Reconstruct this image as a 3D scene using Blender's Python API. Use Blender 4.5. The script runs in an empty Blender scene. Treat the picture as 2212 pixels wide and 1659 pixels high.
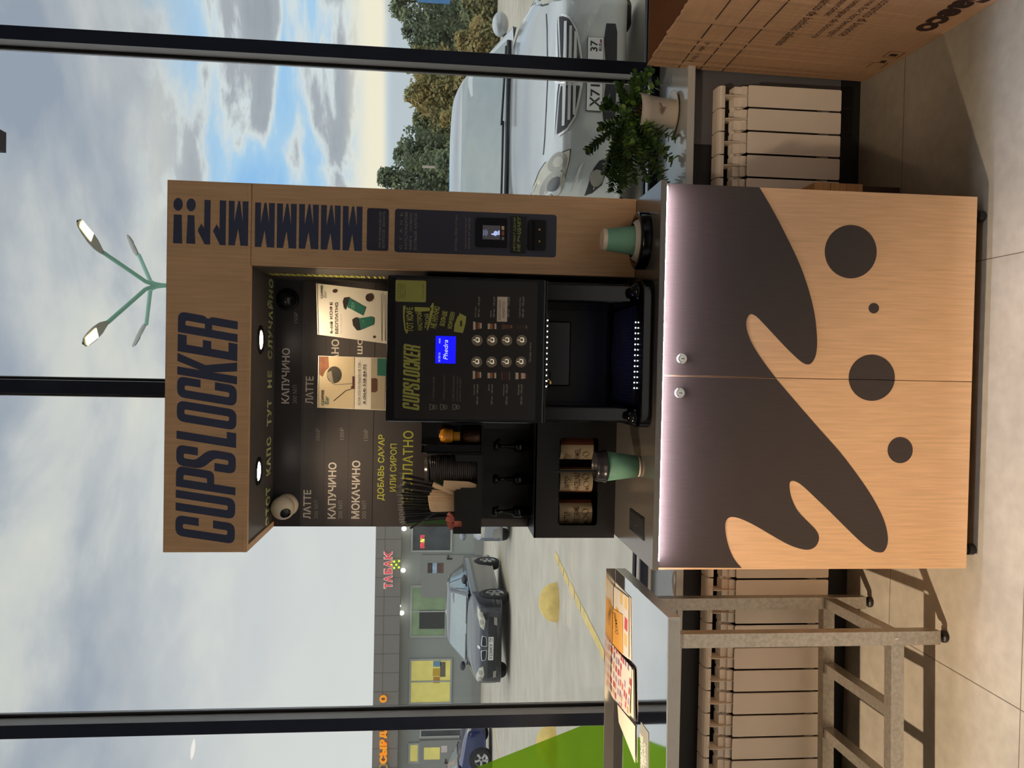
import bpy, bmesh, math, random
import numpy as np
from mathutils import Vector, Matrix
from mathutils.bvhtree import BVHTree
random.seed(7)
SC = bpy.context.scene
COL = SC.collection

# ------------------------------------------------------------------ camera
F, YAW, PIT, ROL, H = 1688.19, .0177, .0942, .0184, 1.531
def cam_rows():
    cy, sy, cp, sp, cr, sr = math.cos(YAW), math.sin(YAW), math.cos(PIT), math.sin(PIT), math.cos(ROL), math.sin(ROL)
    right = np.array([cy, sy, 0.]); fwd = np.array([-sy * cp, cy * cp, -sp]); down = np.cross(fwd, right)
    return np.array([[cr, -sr, 0], [sr, cr, 0], [0, 0, 1]]) @ np.array([right, down, fwd])
CR = cam_rows()
cam = bpy.data.cameras.new('camera'); cam_o = bpy.data.objects.new('camera', cam); COL.objects.link(cam_o)
cam.sensor_fit = 'HORIZONTAL'; cam.sensor_width = 36; cam.lens = F / 2212 * 36; cam.clip_start = .05; cam.clip_end = 2000
r_, d_, f_ = [Vector(v) for v in CR]
cam_o.matrix_world = Matrix(((d_.x, r_.x, -f_.x, 0), (d_.y, r_.y, -f_.y, 0), (d_.z, r_.z, -f_.z, H), (0, 0, 0, 1)))
SC.camera = cam_o
SC.view_settings.view_transform = 'Standard'; SC.view_settings.look = 'None'
SC.view_settings.exposure = 0; SC.view_settings.gamma = 1; SC.view_settings.use_curve_mapping = False

def S(r, g, b, a=1):
    c = [((v / 255 + .055) / 1.055) ** 2.4 if v > 10.3 else v / 255 / 12.92 for v in (r, g, b)]
    return (*c, a)

# ------------------------------------------------------------------ sky
W = bpy.data.worlds.new('world'); SC.world = W; W.use_nodes = True
nt = W.node_tree; nt.nodes.clear()
def N(t, **k):
    n = nt.nodes.new(t)
    for a, b in k.items(): setattr(n, a, b)
    return n
L = nt.links.new
tc = N('ShaderNodeTexCoord'); sep = N('ShaderNodeSeparateXYZ'); L(tc.outputs['Generated'], sep.inputs[0])
def ramp(stops, src):
    n = N('ShaderNodeValToRGB'); e = n.color_ramp.elements
    while len(e) < len(stops): e.new(.5)
    for i, (p, c) in enumerate(stops): e[i].position = p; e[i].color = c
    L(src, n.inputs[0]); return n.outputs[0]
def maprange(src, a, b, c=0, d=1):
    n = N('ShaderNodeMapRange'); n.inputs[1].default_value = a; n.inputs[2].default_value = b; n.inputs[3].default_value = c; n.inputs[4].default_value = d
    n.interpolation_type = 'SMOOTHSTEP'; L(src, n.inputs[0]); return n.outputs[0]
def wmath(op, a, b):
    n = N('ShaderNodeMath', operation=op)
    for i, v in enumerate((a, b)):
        if isinstance(v, (int, float)): n.inputs[i].default_value = v
        else: L(v, n.inputs[i])
    return n.outputs[0]
def mixc(f, a, b):
    n = N('ShaderNodeMix', data_type='RGBA'); L(f, n.inputs[0])
    for i, v in ((6, a), (7, b)):
        if isinstance(v, tuple): n.inputs[i].default_value = v
        else: L(v, n.inputs[i])
    return n.outputs[2]
def sky_noise(scale, zs, loc, detail=7, rough=.55, dist=.25):
    m = N('ShaderNodeMapping'); m.inputs['Scale'].default_value = (1, 1, zs); m.inputs['Location'].default_value = loc; L(tc.outputs['Generated'], m.inputs[0])
    n = N('ShaderNodeTexNoise'); n.inputs['Scale'].default_value = scale; n.inputs['Detail'].default_value = detail
    n.inputs['Roughness'].default_value = rough; n.inputs['Distortion'].default_value = dist; L(m.outputs[0], n.inputs[0]); return n.outputs[0]
cl = sky_noise(3.4, 2.6, (.3, .1, .45))
cl2 = sky_noise(4.2, 3.2, (1.3, 2.2, .15), 8, .55, .3)
grey = ramp([(.33, S(158, 168, 184)), (.46, S(184, 190, 198)), (.56, S(211, 213, 212)), (.68, S(226, 226, 216))], cl)
gaps = ramp([(.36, S(160, 167, 176)), (.47, S(178, 184, 192)), (.51, S(224, 232, 234)), (.57, S(178, 216, 246)), (.7, S(150, 200, 246))], cl2)
zone = wmath('MULTIPLY', maprange(sep.outputs[0], .05, .22), maprange(sep.outputs[2], .36, .24))
zone = wmath('MULTIPLY', zone, maprange(sep.outputs[1], 0, .3))
col = mixc(zone, grey, gaps)
glow = wmath('MULTIPLY', maprange(sep.outputs[2], .056, .074), maprange(sep.outputs[2], .122, .085))
glow = wmath('MULTIPLY', glow, maprange(sep.outputs[0], .0, .22, .12, 1))
col = mixc(glow, col, S(255, 246, 222))
haze = maprange(sep.outputs[2], .074, .058)
col = mixc(haze, col, S(197, 207, 214))
left_soft = wmath('MULTIPLY', maprange(sep.outputs[0], .0, -.12), maprange(sep.outputs[2], .42, .15))
left_soft = wmath('MULTIPLY', left_soft, .85)
col = mixc(left_soft, col, S(228, 229, 227))
zen = maprange(sep.outputs[2], .5, .8, 1, 2.1)
below = maprange(sep.outputs[2], -.05, 0, .3, 1)
bg = N('ShaderNodeBackground'); L(col, bg.inputs[0]); L(wmath('MULTIPLY', zen, below), bg.inputs[1])
out = N('ShaderNodeOutputWorld'); L(bg.outputs[0], out.inputs[0])

# ------------------------------------------------------------------ room lamps and two added warm fills (light only; the bodies are built with the ceiling)
WARM, NEUT = (1, .765, .535), (.93, .97, 1.06)
def area(name, loc, rot, sx, sy, power, color, spread=math.pi):
    l = bpy.data.lights.new(name, 'AREA'); l.shape = 'RECTANGLE'; l.size = sx; l.size_y = sy; l.energy = power; l.color = color; l.spread = spread
    o = bpy.data.objects.new(name, l); COL.objects.link(o); o.location = loc; o.rotation_euler = rot; return o
def spot(name, loc, aim, power, color, angle, blend, rad):
    l = bpy.data.lights.new(name, 'SPOT'); l.energy = power; l.color = color; l.spot_size = angle; l.spot_blend = blend; l.shadow_soft_size = rad
    o = bpy.data.objects.new(name, l); COL.objects.link(o); o.location = loc
    o.rotation_euler = (Vector(aim) - Vector(loc)).to_track_quat('-Z', 'Y').to_euler(); return o
KEY = (-2.75, .62, 3.2)
spot('warm_ceiling_spot', KEY, (-1.15, 1.95, 0), 1130, WARM, .84, .7, .05)
CARTON_FILL = (-.6, -.2, 3.2)
spot('carton_fill_spot', CARTON_FILL, (1.1, 2.25, .62), 210, WARM, .37, 1, .06)  # added fill spot, brightens the carton only
area('hall_lamp_light', (0, -2, 4.86), (0, 0, 0), 9, .09, 430, NEUT, math.radians(125))
area('warm_hall_fill', (-1.2, -3.0, 4.9), (0, 0, 0), 3, .6, 40, WARM)  # added unseen fill, warms cabinet, floor and carton below the header

# ------------------------------------------------------------------ pixel -> point on a known plane
def ray(x, y):
    return CR.T @ np.array([(1659 - y - 829.5) / F, (x - 1106) / F, 1])
def on(axis, x, y, val):
    d = ray(x, y); o = (0, 0, H)[axis]; t = (val - o) / d[axis]
    return Vector((t * d[0], t * d[1], H + t * d[2]))
def aX(x, y, X): return on(0, x, y, X)
def aY(x, y, Y): return on(1, x, y, Y)
def aZ(x, y, Z): return on(2, x, y, Z)
GS = -.0125                                             # the car park falls away from the shop
def gz(Y): return GS * max(0, Y - 4)
def aG(x, y):
    d = ray(x, y); t = (-4 * GS - H) / (d[2] - GS * d[1]); return Vector((t * d[0], t * d[1], H + t * d[2]))
def zz(ox, oy, s): return lambda a, b: (ox + a / s, oy + b / s)

# ------------------------------------------------------------------ materials
MATS = {}
def mat(name, c, rough=.5, metal=0, spec=.5, var=.06, vs=8, bump=0, bs=60, stretch=None, emit=None, es=1, coat=0):
    if name in MATS: return MATS[name]
    m = bpy.data.materials.new(name); m.use_nodes = True; t = m.node_tree; p = t.nodes['Principled BSDF']
    p.inputs['Roughness'].default_value = rough; p.inputs['Metallic'].default_value = metal; p.inputs['Specular IOR Level'].default_value = spec
    p.inputs['Coat Weight'].default_value = coat
    tcn = t.nodes.new('ShaderNodeTexCoord'); mp = t.nodes.new('ShaderNodeMapping'); t.links.new(tcn.outputs['Object'], mp.inputs[0])
    if stretch: mp.inputs['Scale'].default_value = stretch
    nz = t.nodes.new('ShaderNodeTexNoise'); nz.inputs['Scale'].default_value = vs; nz.inputs['Detail'].default_value = 5; t.links.new(mp.outputs[0], nz.inputs[0])
    r = t.nodes.new('ShaderNodeValToRGB'); e = r.color_ramp.elements
    e[0].position = .3; e[1].position = .7
    e[0].color = tuple(max(0, v * (1 - var)) for v in c[:3]) + (1,); e[1].color = tuple(min(1, v * (1 + var)) for v in c[:3]) + (1,)
    t.links.new(nz.outputs[0], r.inputs[0]); t.links.new(r.outputs[0], p.inputs['Base Color'])
    if bump:
        b = t.nodes.new('ShaderNodeBump'); b.inputs['Strength'].default_value = bump; b.inputs['Distance'].default_value = .002
        n2 = t.nodes.new('ShaderNodeTexNoise'); n2.inputs['Scale'].default_value = bs; n2.inputs['Detail'].default_value = 4
        t.links.new(mp.outputs[0], n2.inputs[0]); t.links.new(n2.outputs[0], b.inputs['Height']); t.links.new(b.outputs[0], p.inputs['Normal'])
    if emit: p.inputs['Emission Color'].default_value = emit; p.inputs['Emission Strength'].default_value = es
    MATS[name] = m; return m
def glass_mat(name, tint=(1, 1, 1, 1), ior=1.45, rough=0.0, gl=1.0):
    if name in MATS: return MATS[name]
    m = bpy.data.materials.new(name); m.use_nodes = True; t = m.node_tree; t.nodes.clear()
    o = t.nodes.new('ShaderNodeOutputMaterial'); mx = t.nodes.new('ShaderNodeMixShader'); tr = t.nodes.new('ShaderNodeBsdfTransparent'); g = t.nodes.new('ShaderNodeBsdfGlossy')
    fr = t.nodes.new('ShaderNodeFresnel'); fr.inputs[0].default_value = ior; g.inputs['Roughness'].default_value = rough; tr.inputs[0].default_value = tint
    g.inputs[0].default_value = (gl, gl, gl, 1)
    t.links.new(fr.outputs[0], mx.inputs[0]); t.links.new(tr.outputs[0], mx.inputs[1]); t.links.new(g.outputs[0], mx.inputs[2]); t.links.new(mx.outputs[0], o.inputs[0])
    MATS[name] = m; return m
def film_mat(name, c, alpha):
    if name in MATS: return MATS[name]
    m = bpy.data.materials.new(name); m.use_nodes = True; t = m.node_tree; t.nodes.clear()
    o = t.nodes.new('ShaderNodeOutputMaterial'); mx = t.nodes.new('ShaderNodeMixShader'); tr = t.nodes.new('ShaderNodeBsdfTransparent'); ad = t.nodes.new('ShaderNodeMixShader')
    d = t.nodes.new('ShaderNodeBsdfDiffuse'); tl = t.nodes.new('ShaderNodeBsdfTranslucent'); d.inputs[0].default_value = c; tl.inputs[0].default_value = c; tr.inputs[0].default_value = c
    ad.inputs[0].default_value = .6; t.links.new(d.outputs[0], ad.inputs[1]); t.links.new(tl.outputs[0], ad.inputs[2])
    mx.inputs[0].default_value = alpha; t.links.new(tr.outputs[0], mx.inputs[1]); t.links.new(ad.outputs[0], mx.inputs[2]); t.links.new(mx.outputs[0], o.inputs[0])
    MATS[name] = m; return m
def emat(name, c, s): return mat(name, (c[0] * .3, c[1] * .3, c[2] * .3, 1), .5, emit=c, es=s)

wood = mat('beech_laminate', S(212, 171, 130), .45, var=.10, vs=7, stretch=(22, 22, 1.1), spec=.3)
brown_film = mat('brown_film', S(57, 47, 42), .42, var=.12, vs=30, stretch=(12, 12, .6), spec=.4)
top_mat = mat('dark_grey_laminate', S(92, 88, 84), .2, var=.05, vs=60, spec=.85)
navy = mat('navy_print', S(60, 66, 92), .55, var=.03)
menu_film = mat('graphite_menu_film', S(88, 83, 82), .38, var=.05, vs=14, spec=.4)
olive = mat('olive_print', S(150, 152, 78), .6, var=.04)
lime = mat('lime_print', S(212, 214, 92), .6, var=.03)
white_print = mat('white_print', S(226, 218, 206), .6, var=.02)
grey_print = mat('grey_print', S(150, 146, 140), .6, var=.02)
gloss_black = mat('gloss_black_plastic', S(10, 11, 14), .12, var=.2, spec=.5)
satin_black = mat('satin_black_plastic', S(30, 29, 29), .38, var=.1, vs=20, spec=.4)
matte_black = mat('matte_black', S(24, 23, 23), .7, var=.1)
front_film = mat('machine_front_film', S(32, 29, 29), .45, var=.05, spec=.4)
steel = mat('brushed_steel', S(186, 180, 170), .32, metal=1, var=.08, vs=30, stretch=(1, 1, 30))
galv = mat('galvanised_steel', S(172, 166, 155), .42, metal=.85, var=.16, vs=90)
mirror_steel = mat('polished_steel_top', S(232, 232, 232), .06, metal=1, var=.03, vs=6, bump=.015, bs=40)
chrome = mat('chrome', S(225, 222, 216), .15, metal=1, var=.02)
brass = mat('brass', S(206, 168, 96), .25, metal=1, var=.05)
rad_white = mat('radiator_enamel', S(234, 224, 210), .4, var=.02, spec=.5)
frame_mat = mat('anodised_frame', S(36, 44, 64), .42, var=.08, spec=.4)
lit_frame_side = mat('lit_frame_reveal', S(190, 191, 192), .4, metal=.1, var=.05)  # paler than the frame face: light on the reveals put into the colour
gasket = mat('gasket_rubber', S(22, 22, 26), .6)
sill_mat = mat('grey_sill_board', S(190, 192, 189), .17, var=.05, vs=5, spec=.9)
paper_white = mat('white_paper', S(226, 220, 206), .7, var=.03)
cup_green = mat('mint_paper', S(120, 172, 146), .6, var=.04)
cup_white = mat('cup_white_paper', S(226, 210, 188), .6, var=.03)
kraft = mat('kraft_paper', S(226, 196, 158), .75, var=.06, vs=25)
card = mat('corrugated_cardboard', S(192, 156, 120), .8, var=.06, vs=12, stretch=(1, 1, 6))
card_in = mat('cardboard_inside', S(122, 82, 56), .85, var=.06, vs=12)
ink = mat('brown_ink', S(58, 36, 28), .8)
black_ink = mat('black_ink', S(34, 30, 30), .7)

# ------------------------------------------------------------------ geometry helpers
WO = {None: Vector((0, 0, 0))}
def place(o, parent, origin=None):
    COL.objects.link(o)
    if parent is not None: o.parent = parent
    return o
def tag(o, label=None, cat=None, group=None, kind=None):
    for k, v in (('label', label), ('category', cat), ('group', group), ('kind', kind)):
        if v: o[k] = v
    return o
def thing(name, loc, label, cat, group=None, rz=0):
    o = bpy.data.objects.new(name, None); COL.objects.link(o); o.location = loc; o.rotation_euler = (0, 0, rz); o.empty_display_size = .05
    WO[o] = Vector(loc); return tag(o, label, cat, group)
def meshobj(name, v, f, m, parent=None, smooth=False, local=False):
    off = Vector((0, 0, 0)) if local else WO.get(parent, Vector((0, 0, 0)))
    me = bpy.data.meshes.new(name); me.from_pydata([tuple(Vector(p) - off) for p in v], [], f); me.update()
    if smooth: me.polygons.foreach_set('use_smooth', [True] * len(me.polygons))
    me.materials.append(m)
    o = bpy.data.objects.new(name, me); place(o, parent); WO[o] = off.copy(); return o
class G:
    def __init__(s): s.v = []; s.f = []
    def add(s, v, f):
        n = len(s.v); s.v += [Vector(p) for p in v]; s.f += [tuple(i + n for i in q) for q in f]; return s
    def box(s, x0, x1, y0, y1, z0, z1):
        v = [(x, y, z) for z in (z0, z1) for y in (y0, y1) for x in (x0, x1)]
        return s.add(v, [(0, 2, 3, 1), (4, 5, 7, 6), (0, 1, 5, 4), (2, 6, 7, 3), (0, 4, 6, 2), (1, 3, 7, 5)])
    def prism(s, pts, d):                                # planar outline (3D points) pushed along d
        n = len(pts); d = Vector(d); v = [Vector(p) for p in pts]; v += [p + d for p in v]
        return s.add(v, [tuple(range(n))[::-1], tuple(range(n, 2 * n))] + [(i, (i + 1) % n, n + (i + 1) % n, n + i) for i in range(n)])
    def lathe(s, c, prof, seg=24, axis=2, caps=True):
        c = Vector(c); v = []; f = []; k = len(prof)
        for r, h in prof:
            for i in range(seg):
                a = 2 * math.pi * i / seg; p = [r * math.cos(a), r * math.sin(a), h]
                if axis == 1: p = [p[0], p[2], p[1]]
                if axis == 0: p = [p[2], p[0], p[1]]
                v.append(c + Vector(p))
        for j in range(k - 1):
            for i in range(seg):
                a, b = j * seg + i, j * seg + (i + 1) % seg; f.append((a, b, b + seg, a + seg))
        if caps: f += [tuple(range(seg))[::-1], tuple(range((k - 1) * seg, k * seg))]
        return s.add(v, f)
    def tube(s, path, r, seg=8, caps=True):
        P = [Vector(p) for p in path]; v = []; f = []; up = None
        for i, p in enumerate(P):
            t = (P[min(i + 1, len(P) - 1)] - P[max(i - 1, 0)]).normalized()
            if up is None: up = t.orthogonal().normalized()
            up = (up - t * up.dot(t)).normalized(); w = t.cross(up); rr = r[i] if isinstance(r, (list, tuple)) else r
            v += [p + up * rr * math.cos(2 * math.pi * k / seg) + w * rr * math.sin(2 * math.pi * k / seg) for k in range(seg)]
        for j in range(len(P) - 1):
            for k in range(seg):
                a, b = j * seg + k, j * seg + (k + 1) % seg; f.append((a, b, b + seg, a + seg))
        if caps: f += [tuple(range(seg))[::-1], tuple(range((len(P) - 1) * seg, len(P) * seg))]
        return s.add(v, f)
    def ball(s, c, r, seg=20, sq=(1, 1, 1), a0=-90, a1=90):
        k = 12; pr = [(max(1e-4, r * math.cos(math.radians(a0 + (a1 - a0) * i / k))), r * math.sin(math.radians(a0 + (a1 - a0) * i / k))) for i in range(k + 1)]
        n = len(s.v); s.lathe((0, 0, 0), pr, seg); c = Vector(c)
        for i in range(n, len(s.v)): p = s.v[i]; s.v[i] = c + Vector((p.x * sq[0], p.y * sq[1], p.z * sq[2]))
        return s
    def grid(s, rows):
        n, k = len(rows), len(rows[0]); v = [p for r in rows for p in r]
        return s.add(v, [(i * k + j, i * k + j + 1, (i + 1) * k + j + 1, (i + 1) * k + j) for i in range(n - 1) for j in range(k - 1)])
    def done(s, name, m, parent=None, smooth=False, bevel=0, local=False, seg=2):
        o = meshobj(name, s.v, s.f, m, parent, smooth, local)
        if bevel:
            b = o.modifiers.new('bevel', 'BEVEL'); b.width = bevel; b.segments = seg; b.limit_method = 'ANGLE'; b.angle_limit = math.radians(40)
        return o
def box(name, b, m, parent=None, bevel=0): return G().box(*b).done(name, m, parent, bevel=bevel)
def flat(name, pts, m, parent=None): return meshobj(name, pts, [tuple(range(len(pts)))], m, parent)
def rounded(pts, r, n=6):                                # 2D outline with rounded corners; r number or per-point (x, y, r)
    out = []; k = len(pts)
    for i in range(k):
        p = Vector(pts[i][:2]); a = Vector(pts[i - 1][:2]); b = Vector(pts[(i + 1) % k][:2]); q = pts[i][2] if len(pts[i]) > 2 else r
        if q <= 0: out.append(p); continue
        u, w = a - p, b - p; q = min(q, u.length * .49, w.length * .49); s, e = p + u.normalized() * q, p + w.normalized() * q
        out += [s * (1 - t) ** 2 + p * 2 * t * (1 - t) + e * t * t for t in [j / n for j in range(n + 1)]]
    return out
def curve_mesh(loops):                                   # filled 2D outlines, inner loops cut holes
    c = bpy.data.curves.new('outline', 'CURVE'); c.dimensions = '2D'; c.fill_mode = 'BOTH'
    for lp in loops:
        sp = c.splines.new('POLY'); sp.points.add(len(lp) - 1); sp.use_cyclic_u = True
        for i, p in enumerate(lp): sp.points[i].co = (p[0], p[1], 0, 1)
    o = bpy.data.objects.new('outline', c); me = bpy.data.meshes.new_from_object(o)
    v = [tuple(x.co) for x in me.vertices]; f = [tuple(p.vertices) for p in me.polygons]
    bpy.data.meshes.remove(me); bpy.data.objects.remove(o); bpy.data.curves.remove(c); return v, f
TC = {}
def text_mesh(s, bold=0, space=1.0):
    if (s, bold, space) in TC: return TC[(s, bold, space)]
    c = bpy.data.curves.new('lettering', 'FONT'); c.body = s; c.offset = bold; c.space_character = space; c.resolution_u = 3
    o = bpy.data.objects.new('lettering', c); me = bpy.data.meshes.new_from_object(o)
    v = np.array([x.co[:2] for x in me.vertices]); f = [tuple(p.vertices) for p in me.polygons]
    lo, hi = v.min(0), v.max(0); v = (v - lo) / (hi - lo)
    bpy.data.meshes.remove(me); bpy.data.objects.remove(o); bpy.data.curves.remove(c)
    TC[(s, bold, space)] = (v, f); return v, f
class T:                                                 # lettering of one thing or part: many lines, one mesh
    def __init__(s): s.g = G()
    def quad(s, t, o, ux, uy, bold=0, space=1, shear=0):  # o = lower left, ux along the line, uy up
        v, f = text_mesh(t, bold, space); o, ux, uy = Vector(o), Vector(ux), Vector(uy)
        s.g.add([o + ux * (p[0] + shear * (p[1])) + uy * p[1] for p in v], f); return s
    def y(s, t, x0, x1, y0, y1, Y, **k):                  # on a wall plane facing -Y: caps top x0, baseline x1, from y0 (left) to y1 (right)
        ym = (y0 + y1) / 2; xm = (x0 + x1) / 2; a, b = aY(xm, y0, Y), aY(xm, y1, Y); zt, zb = aY(x0, ym, Y).z, aY(x1, ym, Y).z
        return s.quad(t, (a.x, Y, zb), (b.x - a.x, 0, 0), (0, 0, zt - zb), **k)
    def done(s, m, parent, name='lettering'): return s.g.done(name, m, parent)
def copy_tree(src, loc, label=None, group=None, rz=None):
    r = src.copy(); COL.objects.link(r); r.location = loc
    if rz is not None: r.rotation_euler = (0, 0, rz) if not isinstance(rz, tuple) else rz
    if label: r['label'] = label
    if group: r['group'] = group
    for ch in list(src.children):
        c = ch.copy(); COL.objects.link(c); c.parent = r
        for g in list(ch.children): d = g.copy(); COL.objects.link(d); d.parent = c
    return r
# ================================================================== the setting
def struct(o): o['kind'] = 'structure'; return o
def floor_material():
    m = mat('floor_tiles', S(152, 146, 134), .42, var=.12, vs=3, spec=.4)
    t = m.node_tree; p = t.nodes['Principled BSDF']; rmp = [n for n in t.nodes if n.type == 'VALTORGB'][0]
    geo = t.nodes.new('ShaderNodeNewGeometry'); mp = t.nodes.new('ShaderNodeMapping'); mp.inputs['Location'].default_value = (.861, -1.893, 0); t.links.new(geo.outputs['Position'], mp.inputs[0])
    b = t.nodes.new('ShaderNodeTexBrick'); b.offset = 0; b.inputs['Scale'].default_value = 1; b.inputs['Brick Width'].default_value = 1.2; b.inputs['Row Height'].default_value = .6
    b.inputs['Mortar Size'].default_value = .0016; b.inputs['Mortar Smooth'].default_value = .1; b.inputs['Color1'].default_value = (1, 1, 1, 1); b.inputs['Color2'].default_value = (.93, .93, .93, 1)
    b.inputs['Mortar'].default_value = (.3, .28, .26, 1); t.links.new(mp.outputs[0], b.inputs[0])
    n2 = t.nodes.new('ShaderNodeTexNoise'); n2.inputs['Scale'].default_value = 26; n2.inputs['Detail'].default_value = 8; t.links.new(geo.outputs['Position'], n2.inputs[0])
    r2 = t.nodes.new('ShaderNodeValToRGB'); r2.color_ramp.elements[0].position = .3; r2.color_ramp.elements[0].color = (.84, .84, .84, 1); r2.color_ramp.elements[1].position = .7; t.links.new(n2.outputs[0], r2.inputs[0])
    def mul(a, c):
        x = t.nodes.new('ShaderNodeMix'); x.data_type = 'RGBA'; x.blend_type = 'MULTIPLY'; x.inputs[0].default_value = 1; t.links.new(a, x.inputs[6]); t.links.new(c, x.inputs[7]); return x.outputs[2]
    t.links.new(mul(mul(rmp.outputs[0], r2.outputs[0]), b.outputs['Color']), p.inputs['Base Color']); return m
RX0, RX1, RY0, WY = -5.0, 4.2, -6.0, 2.77
struct(box('floor', (RX0, RX1, RY0, WY + .4, -.12, 0), floor_material()))
plaster = mat('grey_plaster', S(104, 101, 98), .8, var=.03)
dark_wall = mat('black_wall_board', S(26, 26, 28), .6, var=.15)
struct(box('wall_front', (RX0, RX1, WY, 3.2, 0, .655), dark_wall))
struct(box('trim_1', (.83, RX1, WY - .008, WY, .08, .66), mat('grey_wall_panel', S(96, 96, 100), .55, var=.05))); bpy.data.objects['trim_1']['label'] = 'grey panel on the low wall behind the plant-side radiator'
struct(box('wall_left', (RX0 - .1, RX0, RY0, 3.3, 0, 5.3), plaster))
struct(box('wall_right', (RX1, RX1 + .1, RY0, 3.3, 0, 5.3), plaster))
struct(box('wall_back', (RX0, RX1, RY0 - .1, RY0, 0, 5.3), plaster))
g = G().box(RX0, RX1, RY0, -.7, 5.05, 5.15).box(RX0, RX1, -.764, -.664, 3.42, 5.1).box(RX0, RX1, -.764, 3.3, 3.38, 3.46)
struct(g.done('ceiling', mat('ceiling_paint', S(150, 147, 143), .85, var=.02)))
SY, SZ = 2.71, .672
struct(box('trim_2', (RX0, RX1, SY, 3.2, SZ - .027, SZ), sill_mat, bevel=.002)); bpy.data.objects['trim_2']['label'] = 'grey window sill board'
FY, GY = 3.078, 3.165                                    # mullion face, glass
MULL = (-1.40, -.0975, 1.2135, 2.52, -2.70)
for i, x in enumerate(MULL):
    o = struct(meshobj('trim_%d' % (3 + i), *(lambda q: (q.v, q.f))(G().box(x - .025, x + .025, FY, FY + .09, SZ, 3.4)), frame_mat)); o['label'] = 'dark vertical window mullion'
    q = G()
    for sx in (-1, 1): q.box(min(x + sx * .0255, x + sx * .026), max(x + sx * .0255, x + sx * .026), FY + .001, FY + .062, SZ + .03, 3.4)
    q.done('reveal', lit_frame_side, o)
    q = G()
    for sx in (-1, 1):
        a, b = x + sx * .026, x + sx * .034; q.box(min(a, b), max(a, b), FY + .066, FY + .094, SZ + .03, 3.4)
    q.done('gasket', gasket, o)
    q = G()
    for sx in (-1, 1):
        a, b = x + sx * .026, x + sx * .0375; q.box(min(a, b), max(a, b), FY + .074, FY + .082, SZ + .03, 3.4)
    q.done('glazing_bead', mat('bead_aluminium', S(190, 192, 194), .3, metal=.5), o)
o = struct(box('trim_8', (RX0, RX1, FY, FY + .09, SZ, SZ + .032), frame_mat)); o['label'] = 'dark bottom rail of the window'
box('gasket', (RX0, RX1, FY + .062, FY + .1, SZ + .032, SZ + .04), gasket, o)
box('glazing_bead', (RX0, RX1, FY + .012, FY + .05, SZ + .032, SZ + .036), mat('bead_aluminium', S(190, 192, 194), .3), o)
o = struct(box('trim_9', (RX0, RX1, FY, FY + .09, 3.36, 3.42), frame_mat)); o['label'] = 'dark head rail of the window'
pane = glass_mat('window_glass', (.96, .975, .97, 1))
xs = sorted(MULL)
for i in range(len(xs) - 1):
    o = struct(box('window_%d' % (i + 1), (xs[i] + .026, xs[i + 1] - .026, GY, GY + .006, SZ + .034, 3.37), pane))
# green promotional film on the left pane
Z1 = zz(780, 1120, 3.078)
gp = [aY(1254, 1568.5, GY - .002), aY(1305, 1567, GY - .002), aY(1305, 1800, GY - .002), aY(950, 1800, GY - .002), aY(950, 1689, GY - .002)]
gf = meshobj('window_sticker', gp, [tuple(range(5))], film_mat('green_film', S(165, 218, 62), .6)); tag(gf, 'translucent lime green film stuck across the lower corner of the left window pane', 'sticker')

# lamp bodies on the ceilings, out of frame; two belong to the added fills
o = thing('ceiling_lamp', (KEY[0], KEY[1], KEY[2]), 'round warm ceiling lamp over the steel table side', 'ceiling lamp')
G().lathe(KEY, [(.075, .02), (.075, .18), (.03, .18)], 24, caps=False).done('lamp_housing', satin_black, o)
G().lathe(KEY, [(.07, .03), (.0, .03)], 24, caps=False).done('diffuser', emat('lamp_warm', (1, .8, .6, 1), 4), o)
o = thing('carton_fill_lamp', CARTON_FILL, 'warm spot added on the low ceiling to brighten the carton', 'ceiling lamp')
G().lathe(CARTON_FILL, [(.04, .02), (.04, .14), (.015, .14), (.015, .18)], 20, caps=False).done('lamp_housing', satin_black, o)
G().lathe(CARTON_FILL, [(.036, .03), (.0, .03)], 20, caps=False).done('diffuser', emat('lamp_warm', (1, .8, .6, 1), 4), o)
o = thing('linear_lamp', (0, -2, 4.87), 'long white linear lamp on the high hall ceiling', 'ceiling lamp')
box('lamp_housing', (-4.5, 4.5, -2.06, -1.94, 4.88, 4.94), mat('white_metal', S(230, 230, 228), .5), o)
box('diffuser', (-4.5, 4.5, -2.045, -1.955, 4.872, 4.8785), emat('lamp_white', (1, .92, .82, 1), 9), o)
o = thing('hall_fill_panel', (-1.2, -3.0, 4.9), 'warm fill panel added out of view in the hall', 'ceiling lamp')
G().box(-2.7, .3, -3.3, -2.7, 4.91, 4.96).done('lamp_housing', mat('white_metal', S(230, 230, 228), .5), o)
G().tube([(-1.2, -3.0, 4.96), (-1.2, -3.0, 5.048)], .008).done('suspension', mat('white_metal', S(230, 230, 228), .5), o)

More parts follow.
